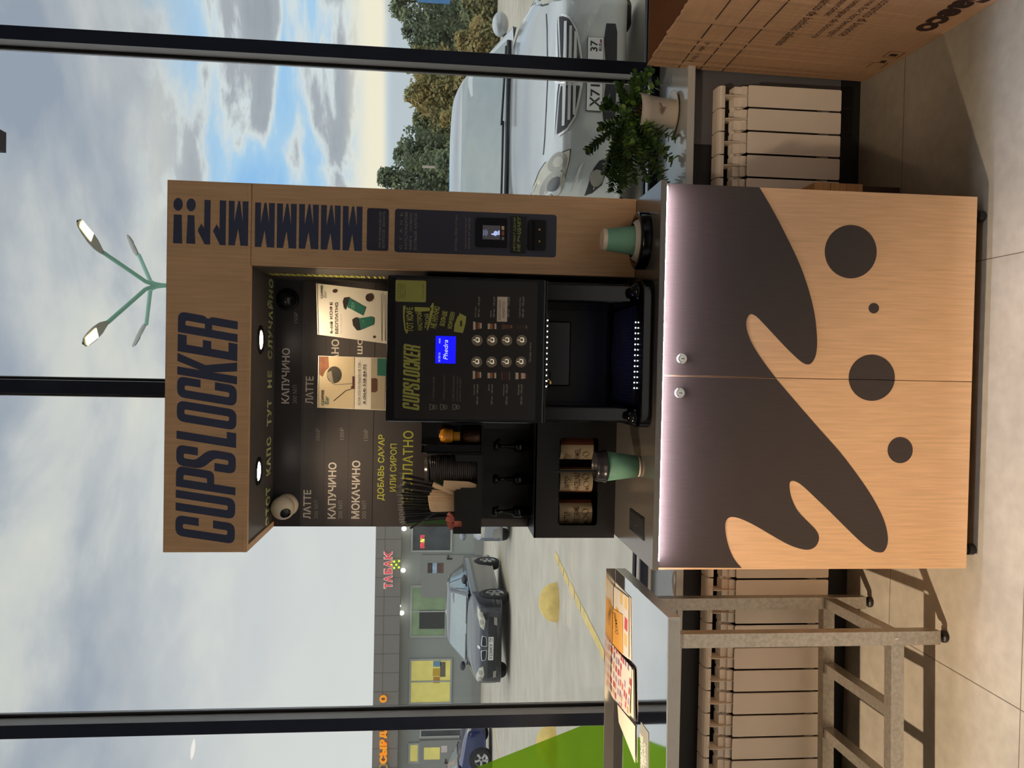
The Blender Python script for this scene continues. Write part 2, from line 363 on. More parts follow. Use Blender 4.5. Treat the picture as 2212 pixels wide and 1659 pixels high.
# ================================================================== kiosk cabinet
WZ = .9539                                              # worktop height
WTY = 2.028
CY = 2.05
cab = thing('cabinet', (0, 2.33, 0), 'two-door beech kiosk base cabinet with a brown splash print, under the dark worktop', 'cabinet')
x0, x1 = aY(1421, 1226, CY).x, aY(1442.5, 396, CY).x
zb, zt = .0487, .936
xm = (aY(1433, 810, CY).x + aY(2099, 826, CY).x) / 2
x0 = -.5295
box('body', (x0 + .001, x1 - .001, CY + .02, 2.63, zb + .002, zt), wood, cab)
dl = box('door', (x0, xm - .0008, CY, CY + .0185, zb, zt - .004), wood, cab, bevel=.0008)
dr = box('door', (xm + .0008, x1, CY, CY + .0185, zb, zt - .004), wood, cab, bevel=.0008)
R1 = [(1442, 396), (1640.4, 403.7), (1672.8, 459.5), (1698.8, 510), (1722, 558), (1736.5, 594), (1749.5, 634.6), (1759.6, 678), (1764, 715.5), (1765, 744.5), (1761.6, 769), (1753.8, 783.5), (1745, 787.3), (1733.6, 783.5),
      (1716.2, 769), (1693, 746), (1670, 721.3), (1649.7, 699.6), (1633.8, 683.7), (1622.2, 678.5), (1615, 685.2), (1612, 699.6), (1615, 718.4), (1625, 743), (1641, 769), (1658.3, 793.7), (1675.7, 816.2), (1433, 810)]
L1 = [(1433, 812.5), (1676.3, 818), (1704.8, 851.2), (1736.5, 888), (1777.6, 935), (1815.6, 977.8), (1847.2, 1019), (1875.7, 1060), (1897.8, 1098), (1912, 1131), (1917.8, 1159.7), (1916.2, 1178.7), (1909, 1191.4), (1897.8, 1193.3),
      (1883.6, 1188.9), (1861.5, 1172.4), (1831.4, 1144), (1793.4, 1106), (1761.8, 1075.9), (1736.5, 1052), (1720.6, 1041), (1710.5, 1038.9), (1705.8, 1044.2), (1705.8, 1058.5), (1711, 1079), (1723.8, 1104.4), (1746, 1128),
      (1761.8, 1144), (1768.7, 1158.2), (1767.5, 1170.8), (1760.2, 1181.9), (1746, 1187.6), (1727, 1185), (1701.6, 1175.6), (1670, 1158.2), (1635, 1137.6), (1606.7, 1123.4), (1587.7, 1117.3), (1575, 1118), (1568, 1126.5),
      (1566.5, 1140.8), (1569.4, 1162.9), (1576.6, 1188.2), (1587.7, 1210.4), (1602, 1226.8), (1421, 1226)]
def smooth_loop(pts, n=3):                               # Catmull-Rom through the inner points of an open outline
    out = []
    for i in range(len(pts) - 1):
        p0, p1, p2, p3 = pts[max(0, i - 1)], pts[i], pts[i + 1], pts[min(len(pts) - 1, i + 2)]
        for k in range(n):
            t = k / n; out.append(tuple(.5 * ((2 * p1[j]) + (-p0[j] + p2[j]) * t + (2 * p0[j] - 5 * p1[j] + 4 * p2[j] - p3[j]) * t * t + (-p0[j] + 3 * p1[j] - 3 * p2[j] + p3[j]) * t ** 3) for j in (0, 1)))
    return out + [pts[-1]]
def film(parent, x_lo, x_hi, loops, name='splash_print'):
    g = G()
    for lp in loops:
        w = [aY(x, y, CY - .0004) for x, y in lp]
        w = [(min(max(p.x, x_lo), x_hi), min(max(p.z, zb), zt - .004)) for p in w]
        v, f = curve_mesh([w]); g.add([(p[0], CY - .0005, p[1]) for p in v], f)
    return g.done(name, brown_film, parent)
def circ(x, y, r, n=40, ry=None): return [(x + r * math.cos(2 * math.pi * i / n), y + (ry or r) * math.sin(2 * math.pi * i / n)) for i in range(n)]
rs = [(1442, 396)] + smooth_loop(R1[1:27]) + [R1[27]]
ls = [L1[0]] + smooth_loop(L1[1:45]) + [L1[45]]
big = circ(1883, 816, 50)
film(dr, xm + .0008, x1, [rs, circ(1837.7, 543.7, 56.2, ry=57.8), circ(1887.4, 665.8, 11.3), big])
film(dl, x0, xm - .0008, [ls, circ(1944.4, 972.4, 27.3, ry=28.2), big])
for d, (lx, ly) in ((dl, (1467.8, 848.7)), (dr, (1472.5, 774.8))):
    p = aY(lx, ly, CY)
    q = G().lathe((p.x, CY, p.z), [(.0141, -.0002), (.0141, -.004), (.0125, -.0055), (.0095, -.0055), (.0085, -.009), (.0, -.0095)], 24, axis=1, caps=False)
    lk = q.done('lock', chrome, d)
    G().box(p.x - .0012, p.x + .0012, CY - .0102, CY - .009, p.z - .004, p.z + .004).done('keyhole', black_ink, d)
box('gap_shade_strip', (xm - .004, xm + .004, CY + .0188, CY + .0199, zb + .003, zt - .006), matte_black, cab)  # black strip added to paint the shade in the door gap
for fx, fy in ((x0 + .045, 2.09), (x1 - .045, 2.09), (x0 + .045, 2.58), (x1 - .045, 2.58)):
    G().lathe((fx, fy, 0), [(.014, 0), (.016, .004), (.016, .02), (.011, .024), (.011, .05)], 16).done('foot', satin_black, cab)
lp = aY(1425, 1209, 2.045).x, aY(1440, 405, 2.045).x
box('light_strip', (lp[0], lp[1], 2.0295, 2.0365, .9355, .9372), emat('led_cool', (.80, .78, 1, 1), 230), cab)
# worktop
wa, wb = aY(1408.7, 1232, WTY).x, aY(1429, 388, WTY).x
wt = thing('worktop', (0, 2.35, WZ), 'dark grey laminate worktop lying on the kiosk cabinet', 'worktop')
box('top_board', (wa, wb, WTY, 2.673, WZ - .0165, WZ), top_mat, wt, bevel=.0008)
# flap socket in the worktop
ZC = zz(1270, 960, 7.54)
hp = [aZ(*ZC(*p), WZ) for p in ((695, 1050), (690, 1390), (915, 1560), (925, 1195))]
hx0, hx1 = (hp[1].x + hp[2].x) / 2, (hp[0].x + hp[3].x) / 2; hy0, hy1 = min(hp[2].y, hp[3].y), max(hp[0].y, hp[1].y)
so = box('cable_hatch', (hx0, hx1, hy0, hy1, WZ, WZ + .003), satin_black, wt, bevel=.001)
box('opening', (hx0 + .009, hx1 - .007, hy0 + .007, hy1 - .006, WZ + .003, WZ + .0034), mat('deep_black', S(5, 5, 6), .9), so)
box('brush_slot', (hx0 + .025, hx1 - .035, (hy0 + hy1) / 2 - .001, (hy0 + hy1) / 2 + .001, WZ + .0034, WZ + .0042), grey_print, so)

# ================================================================== kiosk surround
PY, BY = 2.2874, 2.673
WK = WZ + .0006
hx0, hx1, hz0, hz1, ix = -.5358, .5156, 2.0671, 2.2986, .2837
ks = thing('kiosk_surround', (0, 2.48, WK), 'tall beech kiosk surround with header, payment column and dark menu wall above the worktop', 'kiosk')
hd = box('header', (hx0, hx1, PY, BY, hz0 + .012, hz1), wood, ks, bevel=.0008)
rim = G().box(hx0, hx0 + .018, PY + .017, BY - .018, hz0, hz0 + .012).box(hx0, ix, PY, PY + .017, hz0, hz0 + .012).box(ix, hx1, PY, BY, hz0 + .0015, hz0 + .012)
rim.done('rim', wood, hd)
un = box('underside_panel', (hx0 + .018, ix, PY + .017, BY, hz0 + .006, hz0 + .012), menu_film, ks)
sp_ = box('payment_column', (ix, hx1, PY, BY, WK, hz0), wood, ks, bevel=.0008)
box('inner_lining', (ix - .0012, ix, PY + .016, BY - .018, WK, hz0 + .006), menu_film, sp_)
bp = G().box(hx0, ix - .0012, BY - .018, BY, WK, hz0 + .006).done('menu_wall', menu_film, ks)
# grooves between the menu boards
MY = BY - .0183
gr = G()
for zx, w in ((653, .0006), (700, .0006), (752, .0006), (805.5, .0022)):
    z = aY(zx, 1010, MY).z; gr.box(hx0, ix - .002, MY, MY + .0006, z - w / 2, z + w / 2)
gr.done('board_joint', matte_black, bp)
z = aY(650, 1000, MY).z
box('header_film', (hx0 + .0005, ix - .002, MY + .0001, MY + .0003, z, hz0 + .005), mat('blackish_film', S(58, 56, 60), .36, var=.04, spec=.4), bp)
# condensed logo glyphs --------------------------------------------------
s_, t_, R_, q_, w_ = .135, .125, .13, .035, .35
GLY = {
 'C': [[(0, 0, R_), (w_, 0, R_), (w_, .37), (w_ - s_, .37), (w_ - s_, t_, q_), (s_, t_, q_), (s_, 1 - t_, q_), (w_ - s_, 1 - t_, q_), (w_ - s_, .61), (w_, .61), (w_, 1, R_), (0, 1, R_)]],
 'U': [[(0, 1), (s_, 1), (s_, t_, q_), (w_ - s_, t_, q_), (w_ - s_, 1), (w_, 1), (w_, 0, R_), (0, 0, R_)]],
 'P': [[(0, 0), (s_, 0), (s_, .36), (w_, .36, R_), (w_, 1, R_), (0, 1)], [(s_, .48), (w_ - s_, .48, q_), (w_ - s_, 1 - t_, q_), (s_, 1 - t_)]],
 'S': [[(w_, .64), (w_ - s_, .64), (w_ - s_, 1 - t_, q_), (s_, 1 - t_, q_), (s_, .68, .06), (w_, .45, .12), (w_, 0, R_), (0, 0, R_), (0, .36), (s_, .36), (s_, t_, q_), (w_ - s_, t_, q_), (w_ - s_, .35, .06), (0, .58, .12), (0, 1, R_), (w_, 1, R_)]],
 'L': [[(0, 0), (.25, 0), (.25, .16), (s_, .16), (s_, 1), (0, 1)]],
 'O': [[(0, 0, R_), (w_, 0, R_), (w_, 1, R_), (0, 1, R_)], [(s_, t_, q_), (w_ - s_, t_, q_), (w_ - s_, 1 - t_, q_), (s_, 1 - t_, q_)]],
 'K': [[(0, 0), (s_, 0), (s_, .40), (w_ - s_ + .005, 0), (w_ + .02, 0), (s_ + .1, .53), (w_ + .01, 1), (w_ - s_ + .01, 1), (s_, .62), (s_, 1), (0, 1)]],
 'E': [[(0, 0), (.29, 0), (.29, .15), (s_, .15), (s_, .44), (.26, .44), (.26, .58), (s_, .58), (s_, .85), (.29, .85), (.29, 1), (0, 1)]],
 'R': [[(0, 0), (s_, 0), (s_, .43), (w_ - s_, .43), (w_ - s_, 0), (w_, 0), (w_, .44, .05), (w_ - .05, .5, .03), (w_, .56, .05), (w_, 1, R_), (0, 1)], [(s_, .55), (w_ - s_, .55, .02), (w_ - s_, 1 - t_, q_), (s_, 1 - t_)]]}
LOGO = [('C', 0), ('U', .1118), ('P', .2195), ('S', .3147), ('L', .4327), ('O', .5114), ('C', .619), ('K', .7184), ('E', .822), ('R', .9068)]
def logo(g, fn, tot=3.77, shear=.15):                    # fn(u 0..1, v 0..1) -> point
    for ch, u0 in LOGO:
        v, f = curve_mesh([rounded(l, 0) for l in GLY[ch]])
        g.add([fn((u0 * tot + p[0] + shear * (p[1] - .5)) / tot, p[1]) for p in v], f)
    return g
def wall_fn(x0, x1, y0, y1, Y):
    ym = (y0 + y1) / 2; xm = (x0 + x1) / 2; a, b = aY(xm, y0, Y), aY(xm, y1, Y); zt, zb = aY(x0, ym, Y).z, aY(x1, ym, Y).z
    return lambda u, v: (a.x + u * (b.x - a.x), Y, zb + v * (zt - zb))
logo(G(), wall_fn(381.5, 510.5, 1166, 683, PY - .0004)).done('logo_lettering', navy, hd)
# column of marks on the payment column / header
ZA = zz(340, 380, 3.95)
M1 = [(610, 212), (660, 214), (657, 388), (690, 215), (706, 215), (728, 388), (727, 217), (778, 218), (773, 598), (708, 595), (690, 450), (660, 593), (606, 591)]
marks_h = [circ(177, 242, 40, 28, 55), circ(288, 247, 40, 28, 55), [(140, 328), (208, 332), (212, 578), (133, 575)], [(258, 333), (316, 337), (323, 580), (246, 577)],
           [(402, 203), (455, 207), (450, 585), (402, 583), (343, 465), (375, 410), (398, 447)], [(533, 208), (587, 212), (582, 592), (533, 590), (474, 468), (506, 413), (530, 453)], M1]
marks_c = [[(x + dx, y + dy) for x, y in M1] for dx, dy in ((225, 14), (412, 22), (600, 28), (787, 36), (973, 44))]
def marks(lst, parent, Y=PY - .0004, m=navy, zf=ZA, name='lettering'):
    g = G()
    for lp in lst:
        v, f = curve_mesh([[(p.x, p.z) for p in [aY(*zf(a, b), Y) for a, b in lp]]]); g.add([(p[0], Y, p[1]) for p in v], f)
    return g.done(name, m, parent)
marks(marks_h, hd); marks(marks_c, sp_)
def rrect(x0, x1, y0, y1, Y, r, m, parent, name, th=0):
    ym = (y0 + y1) / 2; xm = (x0 + x1) / 2; a, b = aY(xm, y0, Y).x, aY(xm, y1, Y).x; zt, zb = aY(x0, ym, Y).z, aY(x1, ym, Y).z
    pts = [(p[0], Y, p[1]) for p in rounded([(a, zb), (b, zb), (b, zt), (a, zt)], r)]
    if th: return G().prism(pts, (0, -th, 0)).done(name, m, parent)
    return flat(name, pts, m, parent)
plate_film = mat('dark_plate_film', S(58, 58, 74), .4, var=.04)
YP = PY - .0004
pl = rrect(792.5, 839.7, 541.5, 450, YP, .008, plate_film, sp_, 'phone_plate')
T().y('ПРИ ВОЗНИКНОВЕНИЕ', 818.5, 823.5, 536, 457, YP - .0004).y('ВОПРОСОВ  ЗВОНИТЬ', 826, 831.5, 536, 457, YP - .0004).done(grey_print, pl)
ZB = zz(820, 400, 5.267)
pp = rrect(852.4, 1202, 550.5, 457.5, YP, .010, plate_film, sp_, 'payment_plate')
tx = T()
for s, a, b, l, r in (('С  Т  А  Н  Ь', 230, 258, 725, 312), ('КАПСЛОКЕРОМ', 285, 318, 728, 310), ('МИРУ   НУЖНО', 338, 370, 730, 315), ('БОЛЬШЕ КАПСА', 392, 424, 733, 318), ('ОСТАВЬ СВОЙ ОТЗЫВ', 853, 882, 748, 335), ('при оплате картой', 970, 993, 722, 372), ('нажми на пинпад', 1010, 1033, 722, 372)):
    (xa, ya), (xb, yb) = ZB(a, l), ZB(b, r); tx.y(s, xa, xb, ya, yb, YP - .0004)
tx.done(mat('plate_print', S(152, 146, 138), .6), pp)
def zr(zf, a, b, l, r): (xa, ya), (xb, yb) = zf(a, l), zf(b, r); return xa, xb, ya, yb
tm = rrect(*zr(ZB, 1100, 1450, 708, 378), YP - .0003, .006, gloss_black, sp_, 'card_terminal', .008)
scr = rrect(*zr(ZB, 1172, 1372, 618, 458), YP - .0085, .001, emat('terminal_screen', (.09, .08, .09, 1), .35), tm, 'screen', .0006)
hand = [(1270, 560), (1305, 572), (1322, 580), (1330, 568), (1345, 566), (1345, 530), (1318, 518), (1300, 530), (1300, 545), (1268, 552)]
marks([hand, [(1348, 518), (1366, 515), (1366, 565), (1348, 567)]], scr, YP - .0094, emat('screen_print', (.5, .6, 1, 1), .8), ZB, 'pictogram')
tx = T()
for s, a, b, l, r in (('ПРИЛОЖИТЕ', 1178, 1186, 572, 506), ('КАРТУ', 1195, 1202, 566, 512), ('ИЛИ ТЕЛЕФОН', 1208, 1216, 578, 502), ('К ЭКРАНУ', 1222, 1230, 566, 520)): tx.y(s, *zr(ZB, a, b, l, r), YP - .0094)
tx.done(emat('screen_print', (.5, .6, 1, 1), .8), scr)
for l, r, m in ((626, 588, grey_print), (572, 520, mat('orange_print', S(160, 90, 50), .6)), (510, 466, kraft)): rrect(*zr(ZB, 1388, 1418, l, r), YP - .0085, .001, m, tm, 'payment_mark')
nc = rrect(*zr(ZB, 1490, 1668, 772, 357), YP - .0003, .004, satin_black, sp_, 'notice_plate', .004)
T().y('АВТОМАТ СДАЧИ', *zr(ZB, 1522, 1552, 755, 372), YP - .0047, bold=.02, shear=.02).y('НЕ ВЫДАЕТ', *zr(ZB, 1566, 1610, 757, 368), YP - .0047, bold=.035, shear=.03).done(olive, nc)
cs = rrect(*zr(ZB, 1690, 1888, 742, 402), YP - .0003, .006, gloss_black, sp_, 'coin_acceptor', .008)
rrect(*zr(ZB, 1735, 1765, 735, 408), YP - .0086, .002, mat('deep_black', S(5, 5, 6), .9), cs, 'coin_slot')
for l in (640, 506):
    p = aY(*ZB(1818, l), YP - .0086); G().lathe((p.x, YP - .0086, p.z), [(.003, 0), (.003, -.002), (0, -.002)], 12, axis=1, caps=False).done('screw', brass, cs)
# header underside lettering and the spots
UZ = hz0 + .0055
def under(s_txt, g, ya, yb, xf, xn):                      # runs along X on the underside, read from below
    a, b = aZ(xf, ya, UZ), aZ(xf, yb, UZ); n = aZ(xn, ya, UZ)
    g.quad(s_txt, (a.x, a.y, UZ), (b.x - a.x, 0, 0), (0, n.y - a.y, 0), bold=.045, space=1.25, shear=.0)
tu = T(); under('ЭТОТ  КАПС  ТУТ  НЕ  СЛУЧАЙНО', tu, 1130, 601, 583, 571); tu.done(mat('pale_olive_print', S(206, 216, 150), .6, var=.03), un)
# marks on the inner lining
g = T(); LX = ix - .0016
a, b = aX(597, 598, LX), aX(835, 607, LX)
zt_, zb_ = aX(597, 600, LX).z, aX(835, 606, LX).z; yn, yf = aX(720, 601.5, LX).y, aX(720, 611, LX).y
g.quad('МММММММММ11!!', (LX, 2.515, zt_), (0, 0, zb_ - zt_), (0, -.06, 0), bold=.05, space=1.15).done(lime, [c for c in sp_.children if c.name.startswith('inner_lining')][0])
for xx, yy in ((558, 1018), (563, 734)):
    p = aZ(xx, yy, UZ); q = G().lathe((p.x, p.y, UZ), [(.044, .001), (.044, -.003), (.036, -.005), (.03, .0), (.028, .006)], 28, caps=False).done('downlight', gloss_black, un, smooth=True)
    G().lathe((p.x, p.y, UZ), [(.029, -.0008), (.0, -.0008)], 24, caps=False).done('bulb', emat('downlight_glow', (1, .86, .66, 1), 16), un)
    spot('downlight_beam', (p.x, p.y - .012, UZ - .012), (p.x, p.y + .05, 1), 5, (1, .76, .5), 2.2, .8, .016)
# menu lettering
tw, tg, tl = T(), T(), T(); M2 = MY - .0004
for s, x0, x1, y0, y1 in (('ЛАТТЕ', 655.2, 671.6, 1120.5, 1058.5), ('КАПУЧИНО', 708.4, 726, 1120.5, 999), ('МОКАЧИНО', 759.5, 777.5, 1120.5, 995), ('КАПУЧИНО', 608.4, 625.6, 871.6, 752), ('ЛАТТЕ', 660, 677, 872.4, 813), ('АМЕРИКАНО', 715, 731.5, 873, 733), ('ГОРЯЧИЙ ШОКОЛАД', 769, 785, 873, 652)):
    tw.y(s, x0, x1, y0, y1, M2, bold=.022)
for s, x0, x1, y0, y1 in (('200 МЛ', 678.7, 687.3, 1120.5, 1081), ('100₽', 682, 691, 951, 925.6), ('200 МЛ', 730.6, 739.4, 1120.5, 1082), ('100₽', 733.7, 743, 949.6, 924), ('300 МЛ', 782, 791, 1120.5, 1082), ('150₽', 785.6, 795, 952, 927.5),
                          ('300 МЛ', 632.4, 641.3, 871.6, 832), ('150₽', 635, 643.5, 697.7, 674.5), ('300 МЛ', 684.5, 693.5, 872.5, 833)):
    tg.y(s, x0, x1, y0, y1, M2)
for s, x0, x1, y0, y1 in (('ДОБАВЬ САХАР', 816, 832.5, 1081, 939), ('ИЛИ СИРОП', 842.5, 856.5, 1062, 958.5), ('БЕСПЛАТНО', 869.5, 892, 1086, 930.6)): tl.y(s, x0, x1, y0, y1, M2, bold=.016)
tw.done(white_print, bp); tg.done(grey_print, bp, 'small_lettering'); tl.done(lime, bp, 'lime_lettering')
# ================================================================== more helpers
def slab(loops, fn0, fn1):                               # plate with holes between two mapped planes
    g = G(); v, f = curve_mesh(loops); g.add([fn0(*p[:2]) for p in v], f); g.add([fn1(*p[:2]) for p in v], f)
    for lp in loops:
        n = len(lp); g.add([fn0(p[0], p[1]) for p in lp] + [fn1(p[0], p[1]) for p in lp], [(i, (i + 1) % n, n + (i + 1) % n, n + i) for i in range(n)])
    return g
def plane_pt(x, y, P, n):
    d = Vector(ray(x, y)); o = Vector((0, 0, H)); return o + d * ((Vector(P) - o).dot(n) / d.dot(n))
def bilerp(a, b, c, d, u, v): return (a * (1 - u) + b * u) * (1 - v) + (d * (1 - u) + c * u) * v
# ================================================================== coffee machine
MF = 2.12
ZM = zz(800, 560, 4.61)
vm = thing('coffee_machine', (.05, 2.36, WZ + .0005), 'black bean-to-cup coffee vending machine with blue screen, standing on the worktop', 'coffee machine')
mx0, mx1, mz0, mz1 = -.1447, .2496, 1.2415, 1.6705
B0 = WZ + .0006
body = G().box(mx0 + .004, mx1 - .004, 2.15, 2.652, mz0 + .002, mz1 - .004).box(mx0 + .004, mx1 - .004, 2.43, 2.652, B0, mz0 + .002)
body.done('body', gloss_black, vm, bevel=.004)
for sx in (0, 1):
    a, b = ((mx0 + .004, mx0 + .05), (mx1 - .058, mx1 - .004))[sx]
    pts = rounded([(a, 2.135), (b, 2.135), (b, 2.43), (a, 2.43)], .014)
    G().prism([(p.x, p.y, B0 + .05) for p in pts], (0, 0, mz0 - B0 - .05)).done('side_column', gloss_black, vm)
dfr = box('door', (mx0, mx1, MF, MF + .029, mz0, mz1), gloss_black, vm, bevel=.006)
dp = rrect(853, 1159, 906.5, 604.5, MF - .0004, .002, front_film, dfr, 'front_panel')
box('lower_lip', (mx0 + .003, mx1 - .003, MF + .003, MF + .05, mz0 - .004, mz0 - .0005), satin_black, dfr, bevel=.0015)
YD = MF - .0009
logo(G(), wall_fn(870.6, 907, 884, 745, YD)).done('logo_lettering', mat('olive_logo', S(158, 156, 72), .6), dp)
def zt_(g, s, a, b, l, r, Y=YD, zf=ZM, **k): g.y(s, *zr(zf, a, b, l, r), Y, **k)
st = rrect(*zr(ZM, 250, 555, 425, 210), YD + .0002, .004, mat('olive_label', S(150, 150, 72), .6), dp, 'label')
tx = T()
for s, a, b, l, r in (('С  Т  А  Н  Ь', 268, 284, 388, 245), ('КАПСЛОКЕРОМ', 292, 306, 390, 243), ('МИРУ  НУЖНО', 314, 328, 390, 245), ('БОЛЬШЕ КАПСА', 336, 350, 390, 245), ('ОСТАВЬ ОТЗЫВ', 518, 532, 392, 252)): zt_(tx, s, a, b, l, r, YD - .0002)
tx.done(mat('olive_ink', S(66, 64, 34), .7), st)
# slogan shaped like a cup
cupg = G(); om = mat('olive_logo', S(158, 156, 72), .6)
def zpoly(g, pts, Y=YD, zf=ZM):
    v, f = curve_mesh([[(p.x, p.z) for p in [aY(*zf(a, b), Y) for a, b in pts]]]); g.add([(p[0], Y, p[1]) for p in v], f); return g
zpoly(cupg, [(326, 470), (345, 457), (350, 470), (340, 560), (352, 690), (372, 735), (360, 742), (338, 700), (326, 580)])
zpoly(cupg, [(440, 475), (608, 482), (606, 515), (535, 520), (442, 520)])
zpoly(cupg, [(598, 470), (622, 432), (632, 440), (625, 520), (598, 640), (570, 712), (560, 700), (585, 610)])
zpoly(cupg, [(886, 535), (955, 570), (948, 640), (922, 735), (832, 722), (838, 650), (858, 600), (868, 570), (884, 560)])
cupg.done('slogan_cup', om, dp)
tx = T()
def slant(g, s, p0, p1, h, Y=YD, zf=ZM, **k):            # free line from p0 to p1 (baseline), cap height h in zoom units towards smaller x
    a, b = aY(*zf(*p0), Y), aY(*zf(*p1), Y); u = b - a; n = Vector((-u.z, 0, u.x)).normalized(); g.quad(s, a, u, n * (h / 4.61 * 2.14 / F), **k)
slant(tx, 'ТОТ КОФЕ', (432, 722), (428, 478), 72, bold=.03); slant(tx, 'НАСТРОЙ', (520, 705), (512, 522), 60, bold=.03); slant(tx, 'ТВОЙ', (580, 690), (590, 545), 50, bold=.03)
slant(tx, 'НЕ НУЖНО', (655, 690), (695, 475), 58, bold=.04); slant(tx, 'БОЛЬШЕ', (738, 668), (770, 522), 50, bold=.04); slant(tx, 'КОФЕЕЕ!!', (812, 695), (845, 530), 48, bold=.04)
tx.done(om, dp, 'slogan_lettering')
rrect(*zr(ZM, 895, 912, 668, 612), YD - .0003, .001, front_film, dp, 'slogan_tag')
sc = rrect(*zr(ZM, 648, 850, 1038, 766), YD + .0002, .001, emat('blue_screen', (.004, .004, 1, 1), .95), dp, 'screen', .0012)
tx = T(); YS = YD - .0016
for s, a, b, l, r in (('29 СЕН 22', 678, 696, 1022, 930), ('18:22', 682, 698, 836, 788)): zt_(tx, s, a, b, l, r, YS)
zt_(tx, 'Phedra', 728, 772, 1000, 805, YS, shear=.06); tx.done(emat('screen_white', (.8, .85, 1, 1), .8), sc)
tx = T(); pw = mat('panel_print', S(168, 158, 142), .6); dim = mat('panel_print_dim', S(112, 105, 90), .6)
for s, a, b, l, r in (('1. Поставьте стакан', 617, 639, 1405, 1172), ('2. Выберете напиток', 724, 746, 1405, 1156), ('3. Внесите наличные', 815, 836, 1410, 1158), ('или оплатите картой,', 856, 876, 1410, 1160), ('нажав на терминал', 888, 906, 1412, 1180)): zt_(tx, s, a, b, l, r)
tx.done(dim, dp)
tx = T()
for col in ((1448, 1246), (578, 374)):
    k = 0 if col[0] > 1000 else 1
    names = (('Капучино', 'Латте', 'Американо', 'Мокачино'), ('Капучино', 'Латте', '', 'Горячий шоколад'))[k]
    vols = (('200 мл · 100 руб', '200 мл · 100 руб', '270 мл · 150 руб', '300 мл · 150 руб'), ('300 мл · 150 руб',) * 4)[k]
    rows = (((1026, 1043, 1056, 1078), (1172, 1188, 1201, 1223), (1321, 1337, 1348, 1371), (1467, 1483, 1494, 1518)), ((1040, 1057, 1070, 1094), (1191, 1209, 1221, 1246), (0, 0, 1367, 1391), (1481, 1499, 1510, 1536)))[k]
    for n, vtx, (a, b, c, d) in zip(names, vols, rows):
        w = len(n) / 16 * (col[0] - col[1]) * 1.02
        if n: 
            if k == 0: zt_(tx, n, a, b, col[1] + w, col[1])
            else: zt_(tx, n, a, b, col[0], col[0] - w)
        zt_(tx, vtx, c, d, col[0], col[1])
zt_(tx, 'Поставь стакан', 1580, 1602, 1025, 830); tx.done(pw, dp, 'price_lettering')
ns = rrect(*zr(ZM, 1262, 1364, 622, 374), YD - .0006, .0005, mat('cream_sticker', S(206, 190, 170), .7), dp, 'handwritten_label', .0003)
tx = T(); zt_(tx, 'КАПУЧИНО', 1275, 1300, 600, 408, YD - .0012); zt_(tx, 'АМАРЕТТО', 1315, 1340, 585, 425, YD - .0012); tx.done(black_ink, ns)
ic = G()
for zx in (625, 730, 855):
    for q in ([(zx - 36, 1440), (zx + 36, 1455), (zx + 36, 1490), (zx - 36, 1502)], ): 
        w = rounded(q, 6); v, f = curve_mesh([[(p.x, p.z) for p in [aY(*ZM(a, b), YD) for a, b in w]], [(p.x, p.z) for p in [aY(*ZM(zx + (a - zx) * .78, 1471 + (b - 1471) * .7), YD) for a, b in w]]])
        ic.add([(p[0], YD, p[1]) for p in v], f)
    zpoly(ic, [(zx - 8, 1456), (zx + 14, 1460), (zx + 14, 1482), (zx - 8, 1486)])
ic.done('step_icon', dim, dp)
rim_m = mat('button_rim', S(118, 104, 84), .4); disc_m = mat('button_disc', S(58, 47, 40), .5, emit=(.35, .26, .16, 1), es=.12); hand_m = emat('button_hand', (1, .86, .62, 1), .55)
HAND = [(-40, 2), (-36, 8), (-12, 8), (-12, 28), (4, 30), (24, 24), (26, -14), (6, -22), (-14, -12), (-14, -2)]
for cx, cy in [(x, 1023) for x in (1058, 1206, 1353, 1498)] + [(x, 808) for x in (1063, 1210, 1358, 1505)]:
    p = aY(*ZM(cx, cy), MF)
    bt = G().lathe((p.x, MF - .0006, p.z), [(.0152, 0), (.0152, -.0012), (.0142, -.0016), (.0138, -.0012)], 32, axis=1, caps=False).done('button', rim_m, dfr, smooth=True)
    G().lathe((p.x, MF - .0018, p.z), [(.0140, 0), (0, 0)], 32, axis=1, caps=False).done('button_face', disc_m, bt)
    g = G(); Yh = MF - .0021
    lp = [(cx + a, cy - b) for a, b in HAND]; inn = [(cx - 2 + (a + 2) * .66, cy - 8 - (b - 8) * .62) for a, b in HAND]
    v, f = curve_mesh([[(q.x, q.z) for q in [aY(*ZM(a, b), Yh) for a, b in lp]], [(q.x, q.z) for q in [aY(*ZM(a, b), Yh) for a, b in inn]]])
    g.add([(q[0], Yh, q[1]) for q in v], f); g.done('pictogram', hand_m, bt)
def drink(cx, cy, h, w0, w1, layers):                    # printed glass seen from the front: h along zoom x, w along zoom y
    n = len(layers); tot = sum(l[0] for l in layers); a = -h / 2
    for fr_, m in layers:
        b = a + h * fr_ / tot; wa_ = w0 + (w1 - w0) * (a + h / 2) / h; wb_ = w0 + (w1 - w0) * (b + h / 2) / h
        g = G(); zpoly(g, [(cx + a, cy - wa_), (cx + b, cy - wb_), (cx + b, cy + wb_), (cx + a, cy + wa_)], YD - .0001); g.done('drink_picture', m, dp); a = b
foam, tan, brn, drk, lg = mat('foam_print', S(206, 186, 162), .7), mat('tan_print', S(150, 104, 70), .7), mat('coffee_print', S(92, 56, 38), .7), mat('dark_coffee_print', S(60, 36, 30), .7), mat('glass_print', S(120, 108, 96), .7)
for x, y in ((1062, 1152), (1066, 662)): drink(x, y, 84, 42, 26, ((1.1, foam), (1.3, brn), (1.0, tan), (.6, foam)))
for x, y in ((1210, 1158), (1212, 668)): drink(x, y, 86, 27, 27, ((1, foam), (1.2, tan), (1, brn), (.8, foam)))
